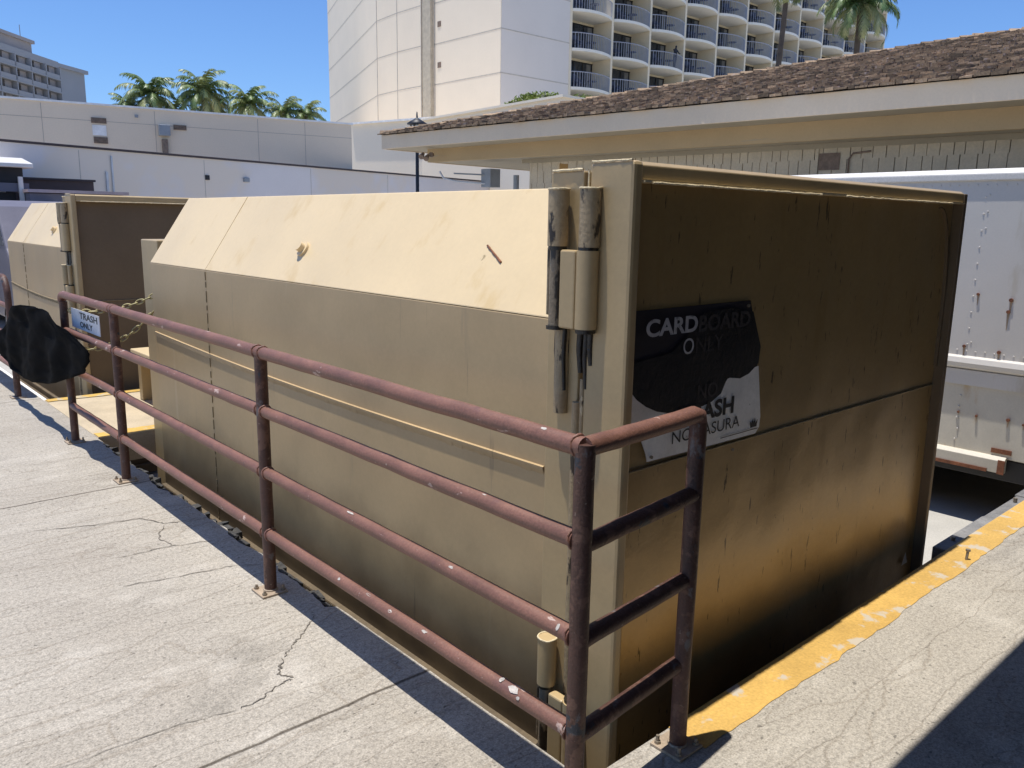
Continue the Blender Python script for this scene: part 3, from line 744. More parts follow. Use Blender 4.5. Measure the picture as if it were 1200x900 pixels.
# black sheet with the sign, hung over the opening between the two railings
bs_ = thing("black_sheet", "crumpled black sheet hung across the opening between the two railings", "sheet", (1.44, 7.2, 0))
out = [(8.05, .80), (7.75, .90), (7.38, .945), (7.0, .955), (6.62, .955), (6.35, .915), (6.10, .875), (5.86, .835), (5.62, .80), (5.66, .72), (5.78, .63), (5.98, .57), (6.25, .52), (6.55, .44), (6.9, .375), (7.3, .33), (7.7, .30), (7.95, .31), (8.3, .35), (8.55, .38), (8.62, .48), (8.55, .60), (8.30, .68)]
s = MB()
zs = [.302 + (.953 - .302) * i / 26 for i in range(27)]
def span_at(z):
    ys = []
    for i in range(len(out)):
        (y1, z1), (y2, z2) = out[i], out[(i + 1) % len(out)]
        if (z1 - z) * (z2 - z) < 0 or z1 == z: ys.append(y1 + (y2 - y1) * ((z - z1) / (z2 - z1) if z1 != z2 else 0))
    return min(ys), max(ys)
vs = []; mc = 40
for z in zs:
    y0, y1 = span_at(z)
    for j in range(mc + 1):
        y = y0 + (y1 - y0) * j / mc
        fold = .014 * math.sin(y * 9 + z * 4 + 2.5 * mnoise.noise(Vector((y * 1.2, z * 2, 0)))) + .030 * mnoise.noise(Vector((y * 3, z * 7, 1))) + .012 * mnoise.noise(Vector((y * 9, z * 20, 4)))
        vs.append(Vector((1.402 + fold, y, z + .012 * mnoise.noise(Vector((y * 4, z * 2, 8))))))
s.faces(vs, [(i * (mc + 1) + j, i * (mc + 1) + j + 1, (i + 1) * (mc + 1) + j + 1, (i + 1) * (mc + 1) + j) for i in range(26) for j in range(mc)], 0, True)
so = s.build("sheet", m_tarp, bs_)
sol = so.modifiers.new("thick", 'SOLIDIFY'); sol.thickness = .004
t2 = thing("trash_sign", "small white sign with black writing beside the railing end post", "sign", (1.515, 5.8, .9))
s = MB(); s.box(1.510, 1.514, 5.74, 6.42, .865, 1.0); s.build("panel", m_signwhite, t2)
text("lettering", "TRASH", .045, 6.20, 5.78, .942, 1.5085, m_ink, t2, .02, face='x')
text("lettering", "ONLY", .040, 6.20, 5.90, .883, 1.5085, m_ink, t2, .02, face='x')
# planks / clutter under the far container
pk = MB()
for i, (a, b) in enumerate((((1.75, 8.5, -.50), (2.0, 11.2, -.42)), ((1.95, 8.4, -.55), (1.9, 10.6, -.5)))):
    pk.tube([a, b], .05, 6)
tag(pk.build("steel_skid", m_frame), "pair of tan steel skid bars lying under the far container", "bars")
pl = MB(); pl.box(1.70, 1.76, 8.6, 11.5, -.16, -.10); tag(pl.build("white_pipe", m_signwhite), "white pipe lying along the pit edge by the second railing", "pipe")

# ------------------------------------------------------------------ white truck box on the right
TX = 7.7
tr = thing("box_truck", "white riveted box truck body with rust spots parked beyond the near container", "truck", (TX + 1.2, 7.0, PIT))
ub = MB(); ub.box(TX, TX + 2.5, 1.75, 7.2, 0.50, 2.07)
q = MB(); q.box(TX + .004, TX + 2.496, 1.75, 7.2, -.30, .4985); q.build("lower_body", m_white_low, tr, .008)
q = MB(); q.prism([(TX - .02, 2.055), (TX - .02, 2.115), (TX + .03, 2.155), (TX + .25, 2.165), (TX + 2.25, 2.165), (TX + 2.47, 2.155), (TX + 2.52, 2.115), (TX + 2.52, 2.055)], 1, 1.74, 7.21); q.build("roof", m_truckcap, tr, .01)
q = MB(); q.prism([(TX + .002, .44), (TX - .035, .46), (TX - .05, .50), (TX - .035, .545), (TX + .002, .56)], 1, 1.76, 7.19); q.build("side_rail", m_white_box, tr, .004)
q = MB(); q.box(TX - .012, TX + .0, 1.76, 7.19, .30, .435); q.build("side_band", m_white_box, tr)
q = MB(); q.prism([(TX + .01, -.42), (TX - .045, -.42), (TX - .05, -.31), (TX - .02, -.28), (TX + .01, -.28)], 1, 2.17, 7.1); q.build("bottom_rail", m_white_low, tr, .004)
q = MB(); q.box(TX - .058, TX - .052, 2.165, 2.22, -.425, -.30); q.box(TX - .006, TX + .002, 2.14, 2.30, -.255, -.215); q.build_each("rust_patch", m_rust, tr)
q = MB(); q.box(TX - .0535, TX - .047, 2.3, 6.0, -.425, -.395); q.build("rust_streak", m_rust, tr)
q = ub
def rivet(y, z, r=.009): q.tube([(TX - .005, y, z), (TX + .002, y, z)], [r * .7, r], 7)
y = 1.85
while y < 7:
    rivet(y, 2.02); rivet(y, .60 + R.uniform(-.004, .004)); y += .075
for (y, k_) in ((1.97, 0), (2.60, 1), (3.22, 2), (3.85, 3)):
    z = .66
    while z < 1.98:
        rivet(y, z); rivet(y - .03, z + .02) if R.random() < .4 else None; z += .14
    for z in (-.20, -.1, .0, .10, .2): rivet(y + R.uniform(-.01, .01), z)
q.build("upper_body", m_white_box, tr)
q = MB(); y = 2.1
q2 = MB()
for (y, z, r_, l) in ((2.56, 1.10, .016, .10), (2.30, 1.07, .022, .12), (2.31, .97, .020, .16), (2.62, .64, .018, .13), (2.34, .62, .02, .10), (2.0, .63, .016, .08), (2.2, .05, .02, .07), (2.45, .04, .014, .05), (2.6, .05, .012, .03), (2.08, .03, .014, .05), (2.95, .05, .014, .03), (2.02, 1.2, .01, .03)):
    q.tube([(TX - .016, y, z), (TX + .002, y, z)], r_ * .75, 8)
    q2.mark(); q2.poly([(TX - .002, y - r_ * .55, z), (TX - .002, y + r_ * .55, z), (TX - .002, y + r_ * .12, z - l), (TX - .002, y - r_ * .15, z - l * .9)])
q.build_each("rusty_bolt", m_rust, tr)
q2.build_each("rust_run", M("rust_run", (0.42, 0.30, 0.19), .7, .3, 20), tr)
q = MB(); q.box(TX + .03, TX + 2.4, 2.0, 7.0, -.50, -.31); q.build("chassis", m_dark, tr, .01)
q = MB(); q.box(TX + .0, TX + .5, 1.60, 1.98, -.62, -.32); q.build("bumper", m_dark, tr, .02)
for (x, y) in ((TX + .35, 3.4), (TX + 2.1, 3.4), (TX + .35, 6.2), (TX + 2.1, 6.2)):
    wl = MB(); wl.tube([(x - .13, y, PIT + .33), (x - .115, y, PIT + .33), (x + .115, y, PIT + .33), (x + .13, y, PIT + .33)], [.29, .33, .33, .29], 28)
    wo = wl.build("wheel", m_tyre, tr)
    h = MB(); h.tube([(x - .136, y, PIT + .33), (x + .136, y, PIT + .33)], .17, 20); h.build("rim", m_grey, wo)

# ------------------------------------------------------------------ shake-roofed building on the right
A = Vector((10.03, 15.54, PIT)); RZB = math.radians(4.93)
hb = thing("shake_roof_building", "low beige building with brown wood shake roof and deep eaves on the right", "building", A)
hb.rotation_euler = (0, 0, RZB)
Rm = Matrix.Rotation(RZB, 4, 'Z')
def hbuild(mb, name, mat, parent=hb, bevel=0, org0=True):
    o = mb.build(name, mat, None, bevel); o.parent = parent; return o     # vertices already in the building's own frame
H = -PIT   # dock level in local z
ze = 3.45 + H; LEN = 24; HIP = 9.0; SL = 0.25
q = MB(); q.box(0, .04, -LEN, 0, ze - .30, ze - .01); q.box(.04, 16, -.04, 0, ze - .30, ze - .01); hbuild(q, "fascia", m_fascia, bevel=.006)
q = MB(); q.box(.042, .70, -LEN, -.042, ze - .285, ze - .265); q.box(.70, 16, -.7, -.042, ze - .285, ze - .265); hbuild(q, "soffit", m_soffit)
q = MB(); q.box(.70, .80, -LEN, -.70, ze - .56, ze - .266); q.box(.80, 16, -.80, -.70, ze - .56, ze - .266); hbuild(q, "beam", m_beam, bevel=.006)
q = MB(); q.box(.80, 1.28, -LEN, -.80, ze - .55, ze - .53); q.box(1.285, 16, -3.5, -.80, ze - .551, ze - .53); hbuild(q, "lower_soffit", m_soffit)
q = MB(); q.box(1.24, 1.28, -LEN, -3.0, ze - .63, ze - .552); hbuild(q, "frieze", m_soffit)
WX = 1.30
q = MB(); q.box(WX, 15, -LEN, -3.2, 0, ze - .52); hbuild(q, "wall", m_siding)
q = MB(); q.box(WX - .0025, WX - .0005, -LEN, -3.21, 0, ze - .53); hbuild(q, "backing", m_sdark)
q = MB(); z = ze - .56
row = 0
while z > 1.2 + H - .3:
    y = -LEN
    while y < -3.2:
        w_ = R.uniform(.12, .24); g_ = R.uniform(.008, .014)
        q.box(WX - .03 - R.uniform(0, .004), WX - .003, y + g_, min(y + w_, -3.2), z - .235 - R.uniform(0, .008), z, )
        y += w_
    z -= .235; row += 1
hbuild(q, "shingle_siding", m_siding)
q = MB(); yv = -9.35
q.box(WX - .045, WX - .034, yv - .16, yv + .16, ze - .95, ze - .70); hbuild(q, "wall_vent", m_vent)
q = MB(); q.tube([(WX - .05, yv - .30, ze - 1.1), (WX - .05, yv - .30, ze - .80), (WX - .06, yv - .36, ze - .72), (WX - .07, yv - .62, ze - .70)], .014, 8); hbuild(q, "pipe", m_vent)
q = MB(); q.box(WX - .05, WX - .034, yv + .17, yv + .20, ze - 1.2, ze - .6); hbuild(q, "trim_board", m_siding)
# roof planes
q = MB()
rx = 2 * HIP; zr_ = ze + HIP * SL
q.poly([(-.02, .02, ze), (HIP, -HIP, zr_), (HIP, -LEN, zr_), (-.02, -LEN, ze)])
q.poly([(-.02, .02, ze), (rx, .02, ze), (HIP, -HIP, zr_)])
q.poly([(rx, .02, ze), (rx, -LEN, ze), (HIP, -LEN, zr_), (HIP, -HIP, zr_)])
q.poly([(-.02, -LEN, ze), (HIP, -LEN, zr_), (rx, -LEN, ze)])
rf = hbuild(q, "roof", M("roof_underlay", (0.07, .045, .035), .95))
q = MB(); x = -.05; ex = .17; ang = math.atan(SL)
while x < HIP - .05:
    y = -LEN + 8.0
    while y < -max(x, 0) + .05:
        w_ = R.uniform(.07, .19); l_ = .32; th = R.uniform(.022, .060)
        if y + w_ > -max(x, 0) + .12: break
        x0 = x + R.uniform(-.035, .02)
        zz = ze + x0 * SL + .006
        lift = R.uniform(.0, .012)
        y0, y1 = y + .007, y + w_ - .004
        ca = R.uniform(-.012, .012)
        vs = [(x0, y0, zz + lift), (x0 + ca, y1, zz + lift), (x0 + l_, y1, zz + l_ * SL), (x0 + l_, y0, zz + l_ * SL),
              (x0, y0, zz + lift + th), (x0 + ca, y1, zz + lift + th * R.uniform(.6, 1.2)), (x0 + l_, y1, zz + l_ * SL + .006), (x0 + l_, y0, zz + l_ * SL + .006)]
        tone = R.choice([.5, .7, .85, 0.95, 1.0, 1.1, 1.3, 1.7])
        q.faces(vs, [(3, 2, 1, 0), (4, 5, 6, 7), (0, 1, 5, 4), (1, 2, 6, 5), (2, 3, 7, 6), (3, 0, 4, 7)], tone)
        y += w_
    x += ex
o_ = hbuild(q, "shakes", m_shake, rf)
q = MB()     # hip and ridge caps
def capline(a, b, n_):
    a = Vector(a); b = Vector(b)
    d_ = (b - a) / n_; sd = Vector((d_.y, -d_.x, 0)).normalized() * .10
    for i in range(n_):
        p = a + d_ * i; e = p + d_ * 1.25; u = Vector((0, 0, .05 + R.uniform(0, .02))); u2 = Vector((0, 0, .028))
        q.faces([p - sd - Vector((0, 0, .01)), p + u, p + sd - Vector((0, 0, .01)), e - sd - Vector((0, 0, .02)), e + u2, e + sd - Vector((0, 0, .02))],
                [(0, 1, 4, 3), (1, 2, 5, 4), (0, 2, 1)], R.choice([.6, .8, 1, 1.2, 1.5]))
capline((-.02, .02, ze + .02), (HIP, -HIP, zr_ + .03), 46)
capline((HIP, -HIP, zr_ + .03), (HIP, -LEN + 2, zr_ + .03), 56)
hbuild(q, "ridge_cap", m_shake, rf)
# floodlight under the eave corner
fl = thing("floodlight", "small brown twin floodlight under the far eave corner", "floodlight", (10.43, 14.4, 3.0))
q = MB(); q.tube([(10.62, 14.5, 3.02), (10.55, 14.46, 3.02)], .05, 10); q.build("base", m_vent, fl)
for dx, dz in ((-.02, -.02), (-.14, .01)):
    q = MB(); q.tube([(10.50 + dx, 14.45, 3.02 + dz), (10.40 + dx, 14.40, 2.94 + dz)], [.03, .06], 10); q.build("lamp_head", m_vent, fl)
# utility gear hanging below the far eave
def util(name, label, cat_, boxes, mat, loc):
    o_ = thing(name, label, cat_, loc)
    for (nm, args, mt) in boxes:
        q = MB()
        if nm == "pipe": q.tube(args[0], args[1], 10)
        else: q.box(*args)
        q.build(nm, mt, o_, .004 if nm != "pipe" else 0)
    return o_
util("utility_box", "pale blue-grey utility box on a bracket arm under the far eave", "utility box",
     [("box_body", (11.15, 11.42, 13.2, 13.5, 2.35, 2.72), m_grey), ("pipe", ([(11.2, 13.35, 2.42), (10.75, 13.8, 2.46), (10.55, 14.0, 2.52), (10.48, 14.05, 2.66)], .02), m_lgrey),
      ("pipe", ([(10.7, 13.85, 2.62), (11.15, 13.4, 2.60)], .016), m_grey)], m_grey, (11.2, 13.4, 2.4))
util("white_tank", "white cylindrical tank standing behind the near container roof", "tank",
     [("pipe", ([(12.0, 12.6, PIT), (12.0, 12.6, 2.62)], .17), m_lgrey), ("pipe", ([(11.6, 12.9, PIT), (11.6, 12.9, 2.6)], .06), m_grey), ("pipe", ([(11.78, 12.6, PIT), (11.78, 12.6, 2.62)], .025), m_dark)], m_grey, (12.0, 12.6, PIT))

# ------------------------------------------------------------------ street lamp
lp = thing("street_lamp", "black lantern street lamp behind the far roof corner", "lamp", (13.2, 18.7, PIT))
q = MB(); q.tube([(13.2, 18.7, PIT), (13.2, 18.7, PIT + .5), (13.2, 18.7, PIT + .52), (13.2, 18.7, 3.85)], [.09, .09, .055, .045], 12); q.build("pole", m_lamp, lp)
q = MB(); q.tube([(13.2, 18.7, 4.17), (13.2, 18.7, 4.20), (13.2, 18.7, 4.30), (13.2, 18.7, 4.34), (13.2, 18.7, 4.50)], [.27, .27, .10, .03, .012], 16); q.build("cap", m_lamp, lp)
q = MB(); q.tube([(13.2, 18.7, 3.88), (13.2, 18.7, 4.15)], [.09, .15], 12); q.build("glass", m_lglass, lp)
q = MB()
for a in range(4):
    t_ = a * math.pi / 2 + .5; q.tube([(13.2 + .07 * math.cos(t_), 18.7 + .07 * math.sin(t_), 3.83), (13.2 + .19 * math.cos(t_), 18.7 + .19 * math.sin(t_), 4.17)], .018, 6)
q.tube([(13.2, 18.7, 3.8), (13.2, 18.7, 3.88)], [.05, .10], 10); q.build("frame", m_lamp, lp)

# ------------------------------------------------------------------ background walls
def wall_line(name, label, P0, P1, z0, z1, th, mat, capm, caph, ext=0.0):
    P0 = Vector((*P0, 0)); P1 = Vector((*P1, 0)); d_ = (P1 - P0).normalized(); P0 = P0 - d_ * ext
    L_ = (P1 - P0).length; ang = math.atan2(d_.y, d_.x)
    r_ = thing(name, label, "wall", (P0.x, P0.y, PIT)); r_.rotation_euler = (0, 0, ang)
    q = MB(); q.box(0, L_, 0, th, z0 - PIT, z1 - PIT); o = q.build("wall_face", mat, None); o.parent = r_
    q = MB(); q.box(-.02, L_ + .02, -.05, th + .05, z1 - PIT + .002, z1 - PIT + caph); o = q.build("wall_cap", capm, None, .01); o.parent = r_
    def loc(x, z): return Vector((x, 0, z))
    return r_, L_
gw, gl = wall_line("boundary_wall", "long grey painted wall with a dark cap behind the containers", (5.013, 27.29), (28.0, 33.27), PIT, 3.64, .3, m_greyw, m_cap, .07, 12)
q = MB()
for x in (12 + 2.2, 12 + 6.6, 12 + 11.5, 12 + 16): q.box(x, x + .02, -.006, .004, 0, 4.5)
o = q.build("panel_joint", m_joint, None); o.parent = gw
q = MB(); q.box(12 + 3.0, 12 + 3.07, -.05, -.005, 0, 3.9); q.box(12 + 3.2, 12 + 3.25, -.045, -.005, 0, 4.4); o = q.build("conduit", m_lgrey, None); o.parent = gw
def on_gw(x, y): # helper to place fixtures on the grey wall
    P0 = Vector((5.013, 27.29)); d_ = (Vector((28.0, 33.27)) - P0).normalized(); return P0 + d_ * x + Vector((d_.y, -d_.x)) * y
P = on_gw(8.35, .08)
q = MB(); q.prism([(-.12, 0), (.12, 0), (.12, .16), (-.12, .16)], 1, 0, .16); w_ = q.build("wall_light", m_grey, org=(0, 0, 0), bevel=.02); w_.location = (P.x, P.y, 2.92); w_.rotation_euler = (0, 0, math.radians(14.5))
tag(w_, "small grey box light fixed on the grey wall", "light")
P = on_gw(6.7, .02); q = MB(); q.box(-.08, .08, -.02, .02, -.08, .08); w_ = q.build("wall_socket", m_dark, org=(0, 0, 0)); w_.location = (P.x, P.y, 3.0); w_.rotation_euler = (0, 0, math.radians(14.5))
tag(w_, "tiny black opening on the grey wall", "opening")
bw = thing("beige_building", "plain beige flat-roofed building rising above the grey wall", "building", (6.3, 33.65, PIT))
dB = Vector((18.675 - 6.313, 31.215 - 33.653, 0)); LB = dB.length; bw.rotation_euler = (0, 0, math.atan2(dB.y, dB.x))
def bpart(q, name, mat, bevel=0): o = q.build(name, mat, None, bevel); o.parent = bw; return o
q = MB(); q.box(-14, LB, 0, 9, 0, 5.55 - PIT); bpart(q, "wall", m_beige)
q = MB(); q.box(-14.05, LB + .05, -.05, 9.05, 5.552 - PIT, 5.62 - PIT); bpart(q, "parapet", m_whitecap)
q = MB()
for x in (1.2, 4.9, 8.7, 10.6): q.box(x, x + .015, -.004, .002, 0, 5.5 - PIT)
q.box(-14, LB, -.004, .002, 5.0 - PIT, 5.012 - PIT); bpart(q, "panel_joint", M("soft_joint", (.36, .30, .26), .9))
sB = 33.0 / 28.5
def vent(xw, z0, z1, w_, mat=m_vent):
    q = MB(); q.box(xw, xw + w_, -.03, -.006, z0 - PIT, z1 - PIT)
    for i in range(4): zz = z0 + (z1 - z0) * (i + .5) / 4; q.box(xw + .03, xw + w_ - .03, -.05, -.031, zz - PIT - .015, zz - PIT + .015)
    return bpart(q, "vent", mat)
vent(2.76, 4.93, 5.12, .50); vent(2.80, 4.22, 4.45, .46); vent(5.55, 4.88, 5.06, .46)
q = MB(); q.box(2.78, 3.24, -.02, -.006, 4.50 - PIT, 4.86 - PIT); bpart(q, "patched_panel", m_whitecap)
q = MB(); q.box(5.0, 5.4, -.25, -.006, 4.62 - PIT, 5.02 - PIT); bpart(q, "meter_box", m_grey, .02)
q = MB(); q.box(5.1, 5.30, -.15, -.006, 3.6 - PIT, 4.50 - PIT); bpart(q, "duct", m_vent, .01)
q = MB(); q.box(4.22, 4.34, -.05, -.006, 5.22 - PIT, 5.32 - PIT); bpart(q, "small_fitting", m_grey)

# ------------------------------------------------------------------ hotel tower
HX, HY = 37.6, 43.6
ht = thing("hotel_tower", "tall cream hotel tower with rows of curved balconies", "building", (HX, HY, PIT))
HT = 34.0
q = MB()
q.prism([(HX, HY), (44.21, HY), (44.21, HY + 1.97), (92.5, HY + 1.97), (92.5, HY + 16), (60, HY + 16.2), (60, 81.2), (45.9, 81.0), (37.6, 58.6), (37.6, 55.4)][::-1], 2, 9.2 - .0, HT)
o = q.build("tower_wall", m_cream, ht)
q = MB()
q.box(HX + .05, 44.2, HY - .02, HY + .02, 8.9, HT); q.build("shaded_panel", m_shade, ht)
# joints on the sunlit side and the shaded end
q = MB(); fl_h = 2.80
zj = [11.48 + fl_h * i for i in range(-1, 8)]
for z in zj:
    q.box(HX - .010, HX + .01, HY, 51.0, z - .035, z + .035)
    q.box(HX, 44.2, HY - .032, HY - .019, z - .035, z + .035)
q.box(HX - .01, HX + .01, 50.9, 51.02, 9.2, HT)
q.build("panel_joint", m_joint, ht)
# recessed groove and stepped, angled panels left of it
q = MB(); q.box(HX - .30, HX - .004, 51.1, 52.1, 9.2, HT); q.build("pilaster", M("groove_tan", (.50, .44, .34), .8), ht)
def facet(y0, y1, x0, x1, zoff, nm="wall_panel"):
    f = MB(); f.prism([(x0 - .34, y0), (x1 - .34, y1), (x1 + 1.5, y1), (x0 + .3, y0)], 2, 9.2, HT); f.build(nm, m_cream, ht)
    j = MB()
    for z in zj:
        zz = z + zoff
        j.faces([(x0 - .352, y0, zz - .035), (x1 - .352, y1, zz - .035), (x1 - .352, y1, zz + .035), (x0 - .352, y0, zz + .035)], [(0, 1, 2, 3)])
    for (xx, yy) in ((x0, y0),):
        j.box(xx - .36, xx - .33, yy - .03, yy + .03, 9.2, HT)
    j.build("panel_joint", m_joint, ht)
facet(52.2, 55.3, 37.6, 37.6, 0.0); facet(55.34, 58.6, 37.6, 37.9, 0.0); facet(58.64, 81.0, 37.9, 46.2, 0.0)
q = MB()
for z in (12.6, 15.4, 18.1): q.box(HX - .03, HX - .004, 50.2, 50.6, z, z + .38)
q.build_each("wall_opening", m_vent, ht)
# balconies
BW = 4.43; FH = 2.66
NB = 11
q = MB()
for i in range(NB + 1):
    x = 44.21 + BW * i
    q.box(x - .11, x + .11, HY - .05, HY + 1.95, 8.0, HT)
q.build_each("divider_fin", m_fin, ht)
bayn = 0
import itertools
def bal_parts():
    """meshes shared by every bay, built once at the first bay"""
    slab = MB(); n_ = 14
    fr = []
    for i in range(n_ + 1):
        u = i / n_; bulge = .65 * math.sin(math.pi * min(1, u) ** .9) ** .8 if 0 < u < 1 else 0
        fr.append((.12 + (BW - .24) * u, -.08 - bulge))
    prof = fr + [(BW - .12, 1.92), (.12, 1.92)]
    slab.prism(prof, 2, -.20, 0)
    rl = MB()
    top = [(x, y + .05, 1.05) for x, y in fr]
    rl.tube(top, .035, 5)
    for i in range(0, 23):
        u = i / 22; k_ = min(n_ - 1, int(u * n_)); t_ = u * n_ - k_
        x = fr[k_][0] * (1 - t_) + fr[k_ + 1][0] * t_; y = fr[k_][1] * (1 - t_) + fr[k_ + 1][1] * t_
        rl.box(x - .014, x + .014, y + .035, y + .065, 0, 1.04)
    dr = MB(); dr.box(.15, BW - .15, 1.84, 1.92, .02, 2.22)
    fm = MB(); fm.box(.12, BW - .12, 1.78, 1.835, 2.22, 2.30)
    for xx in (1.2, 2.2, 3.2, 4.2): fm.box(xx, xx + .06, 1.78, 1.835, 0, 2.22)
    inw = MB(); inw.box(.12, BW - .12, 1.80, 1.93, 2.305, FH - .2)
    mk = lambda mb, nm, mt: mb.build(nm, mt, None)
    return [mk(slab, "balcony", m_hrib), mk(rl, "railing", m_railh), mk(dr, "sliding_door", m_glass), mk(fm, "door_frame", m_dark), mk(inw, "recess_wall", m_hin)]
parts = bal_parts()
ch = MB()
ch.box(0, .6, 0, .55, .38, .44); ch.box(0, .6, .5, .56, .42, 1.0); ch.box(.02, .08, .02, .08, 0, .38); ch.box(.52, .58, .02, .08, 0, .38); ch.box(.02, .08, .47, .53, 0, .38); ch.box(.52, .58, .47, .53, 0, .38)
ch.box(-.02, .03, 0, .55, .44, .64); ch.box(.57, .62, 0, .55, .44, .64)
chair0 = ch.build("balcony_chair", m_furn, org=(0, 0, 0))
tb = MB(); tb.tube([(0, 0, .55), (0, 0, .58)], .38, 14); tb.tube([(0, 0, 0), (0, 0, .55)], .04, 6); tb.tube([(0, 0, 0), (0, 0, .03)], .2, 10)
table0 = tb.build("balcony_table", m_furn, org=(0, 0, 0))
first = True
chairs = 0
bars = []
# rows that show in each bay: (lowest floor index) grows with distance because the shake roof hides the bottom
top_rows = [2, 3, 3, 4, 4, 5, 5, 6, 6, 7, 7]
low_rows = [-1, -1, 0, 0, 1, 1, 1, 2, 2, 2, 2]
for i in range(NB):
    for k_ in range(low_rows[i] - 1, top_rows[i] + 1):
        z = 11.35 + FH * k_
        ox = 44.21 + BW * i; oy = HY
        off = Vector((ox, oy, z)) - Vector((HX, HY, PIT))
        if first: ps = parts; first = False
        else: ps = [p.copy() for p in parts]
        for p in ps:
            if p.name not in C.objects: C.objects.link(p)
        ps[0].parent = ht; ps[0].location = off
        ps[1].parent = ps[0]; ps[1].location = (0, 0, 0)
        ps[2].parent = ht; ps[2].location = off
        ps[3].parent = ps[2]; ps[3].location = (0, 0, 0)
        ps[4].parent = ht; ps[4].location = off
        if k_ >= low_rows[i]:
            c_ = chair0 if chairs == 0 else chair0.copy()
            if chairs: C.objects.link(c_)
            c_.location = (ox + R.uniform(.5, 1.0), HY - .15, z); c_.rotation_euler = (0, 0, R.uniform(-.5, .5))
            tag(c_, "dark chair on one of the hotel balconies", "chair", "chairs on the hotel balconies")
            t_ = table0 if chairs == 0 else table0.copy()
            if chairs: C.objects.link(t_)
            t_.location = (ox + R.uniform(1.8, 2.3), HY - .2, z)
            tag(t_, "small dark table on one of the hotel balconies", "table", "tables on the hotel balconies")
            chairs += 1
# guest on a balcony
pz = 11.35 + FH
me = bpy.data.meshes.new("person"); vv = [(0, 0, .92), (0, 0, 1.15), (0, -.03, 1.38), (0, -.05, 1.50), (0, -.07, 1.60), (0, -.08, 1.72),
      (.2, -.03, 1.38), (.27, -.15, 1.15), (.2, -.36, 1.08), (-.2, -.03, 1.38), (-.27, -.15, 1.15), (-.2, -.36, 1.08),
      (.1, 0, .86), (.11, .02, .48), (.11, .05, .06), (.11, -.10, .03), (-.1, 0, .86), (-.11, .02, .48), (-.11, .05, .06), (-.11, -.10, .03)]
ed = [(0, 1), (1, 2), (2, 3), (3, 4), (4, 5), (2, 6), (6, 7), (7, 8), (2, 9), (9, 10), (10, 11), (0, 12), (12, 13), (13, 14), (14, 15), (0, 16), (16, 17), (17, 18), (18, 19)]
me.from_pydata(vv, ed, []); pr = bpy.data.objects.new("person", me); C.objects.link(pr)
sk = pr.modifiers.new("skin", 'SKIN'); rad = [.15, .14, .15, .06, .09, .08, .07, .05, .04, .07, .05, .04, .10, .07, .05, .04, .10, .07, .05, .04]
for i, r_ in enumerate(rad): me.skin_vertices[0].data[i].radius = (r_, r_ * .85); me.skin_vertices[0].data[i].use_root = (i == 0)
ss = pr.modifiers.new("sub", 'SUBSURF'); ss.levels = 1; ss.render_levels = 1
me.materials.append(m_skin); pr.location = (44.21 + BW * 2 + 2.6, HY - .55, pz)
tag(pr, "person in dark clothes leaning on a hotel balcony railing", "person")
# podium and planter
pd = thing("hotel_podium", "white two-level podium wall with planter at the foot of the hotel tower", "building", (28, 40, PIT))
q = MB(); q.prism([(27.27, 45.6), (29.03, 38.5), (38.5, 43), (38.5, 70), (27, 70)], 2, PIT, 7.35); q.build("lower_block", m_cream, pd)
q = MB(); q.prism([(27.1, 45.5), (28.85, 38.4), (29.1, 38.4), (27.4, 45.6)], 2, 7.35, 7.45); q.build("coping", m_whitecap, pd)
q = MB(); q.prism([(28.6, 39.9), (27.53, 27.5), (29.67, 27.6), (44, 42), (44, 43.5), (37.5, 43.5), (30, 46)], 2, PIT, 7.25); q.build("planter_block", m_cream, pd)
q = MB()
q.prism([(28.4, 39.9), (27.35, 27.35), (27.55, 27.35), (28.65, 39.9)], 2, 7.25, 7.36); q.prism([(27.55, 27.35), (29.8, 27.45), (29.8, 27.6), (27.55, 27.5)], 2, 7.25, 7.36)
q.build("coping", m_cream, pd)
def shrub(x, y, z, rx, ry, rz, label, n_=900):
    q = MB()
    for i in range(n_):
        a = R.uniform(0, 2 * math.pi); u = R.uniform(-.1, 1); rr_ = R.uniform(.6, 1) * math.sqrt(max(0, 1 - max(u, 0) ** 2))
        p = Vector((x + rx * rr_ * math.cos(a), y + ry * rr_ * math.sin(a), z + rz * u * R.uniform(.7, 1.1)))
        d1 = Vector((R.uniform(-1, 1), R.uniform(-1, 1), R.uniform(-.3, 1))).normalized() * R.uniform(.06, .14); d2 = d1.cross(Vector((R.uniform(-1, 1), R.uniform(-1, 1), R.uniform(-1, 1)))).normalized() * .05
        q.poly([p - d1, p + d2, p + d1, p - d2])
    o = q.build("planter_shrub", m_hedge, org=(x, y, z)); return tag(o, label, "shrub", None)
shrub(28.6, 30.6, 7.25, .6, 2.4, .62, "yellow-green shrub strip on the hotel podium behind the planter wall")
shrub(31.3, 29.9, 7.1, 1.8, 1.2, .85, "bright green shrub mound at the right end of the hotel planter")

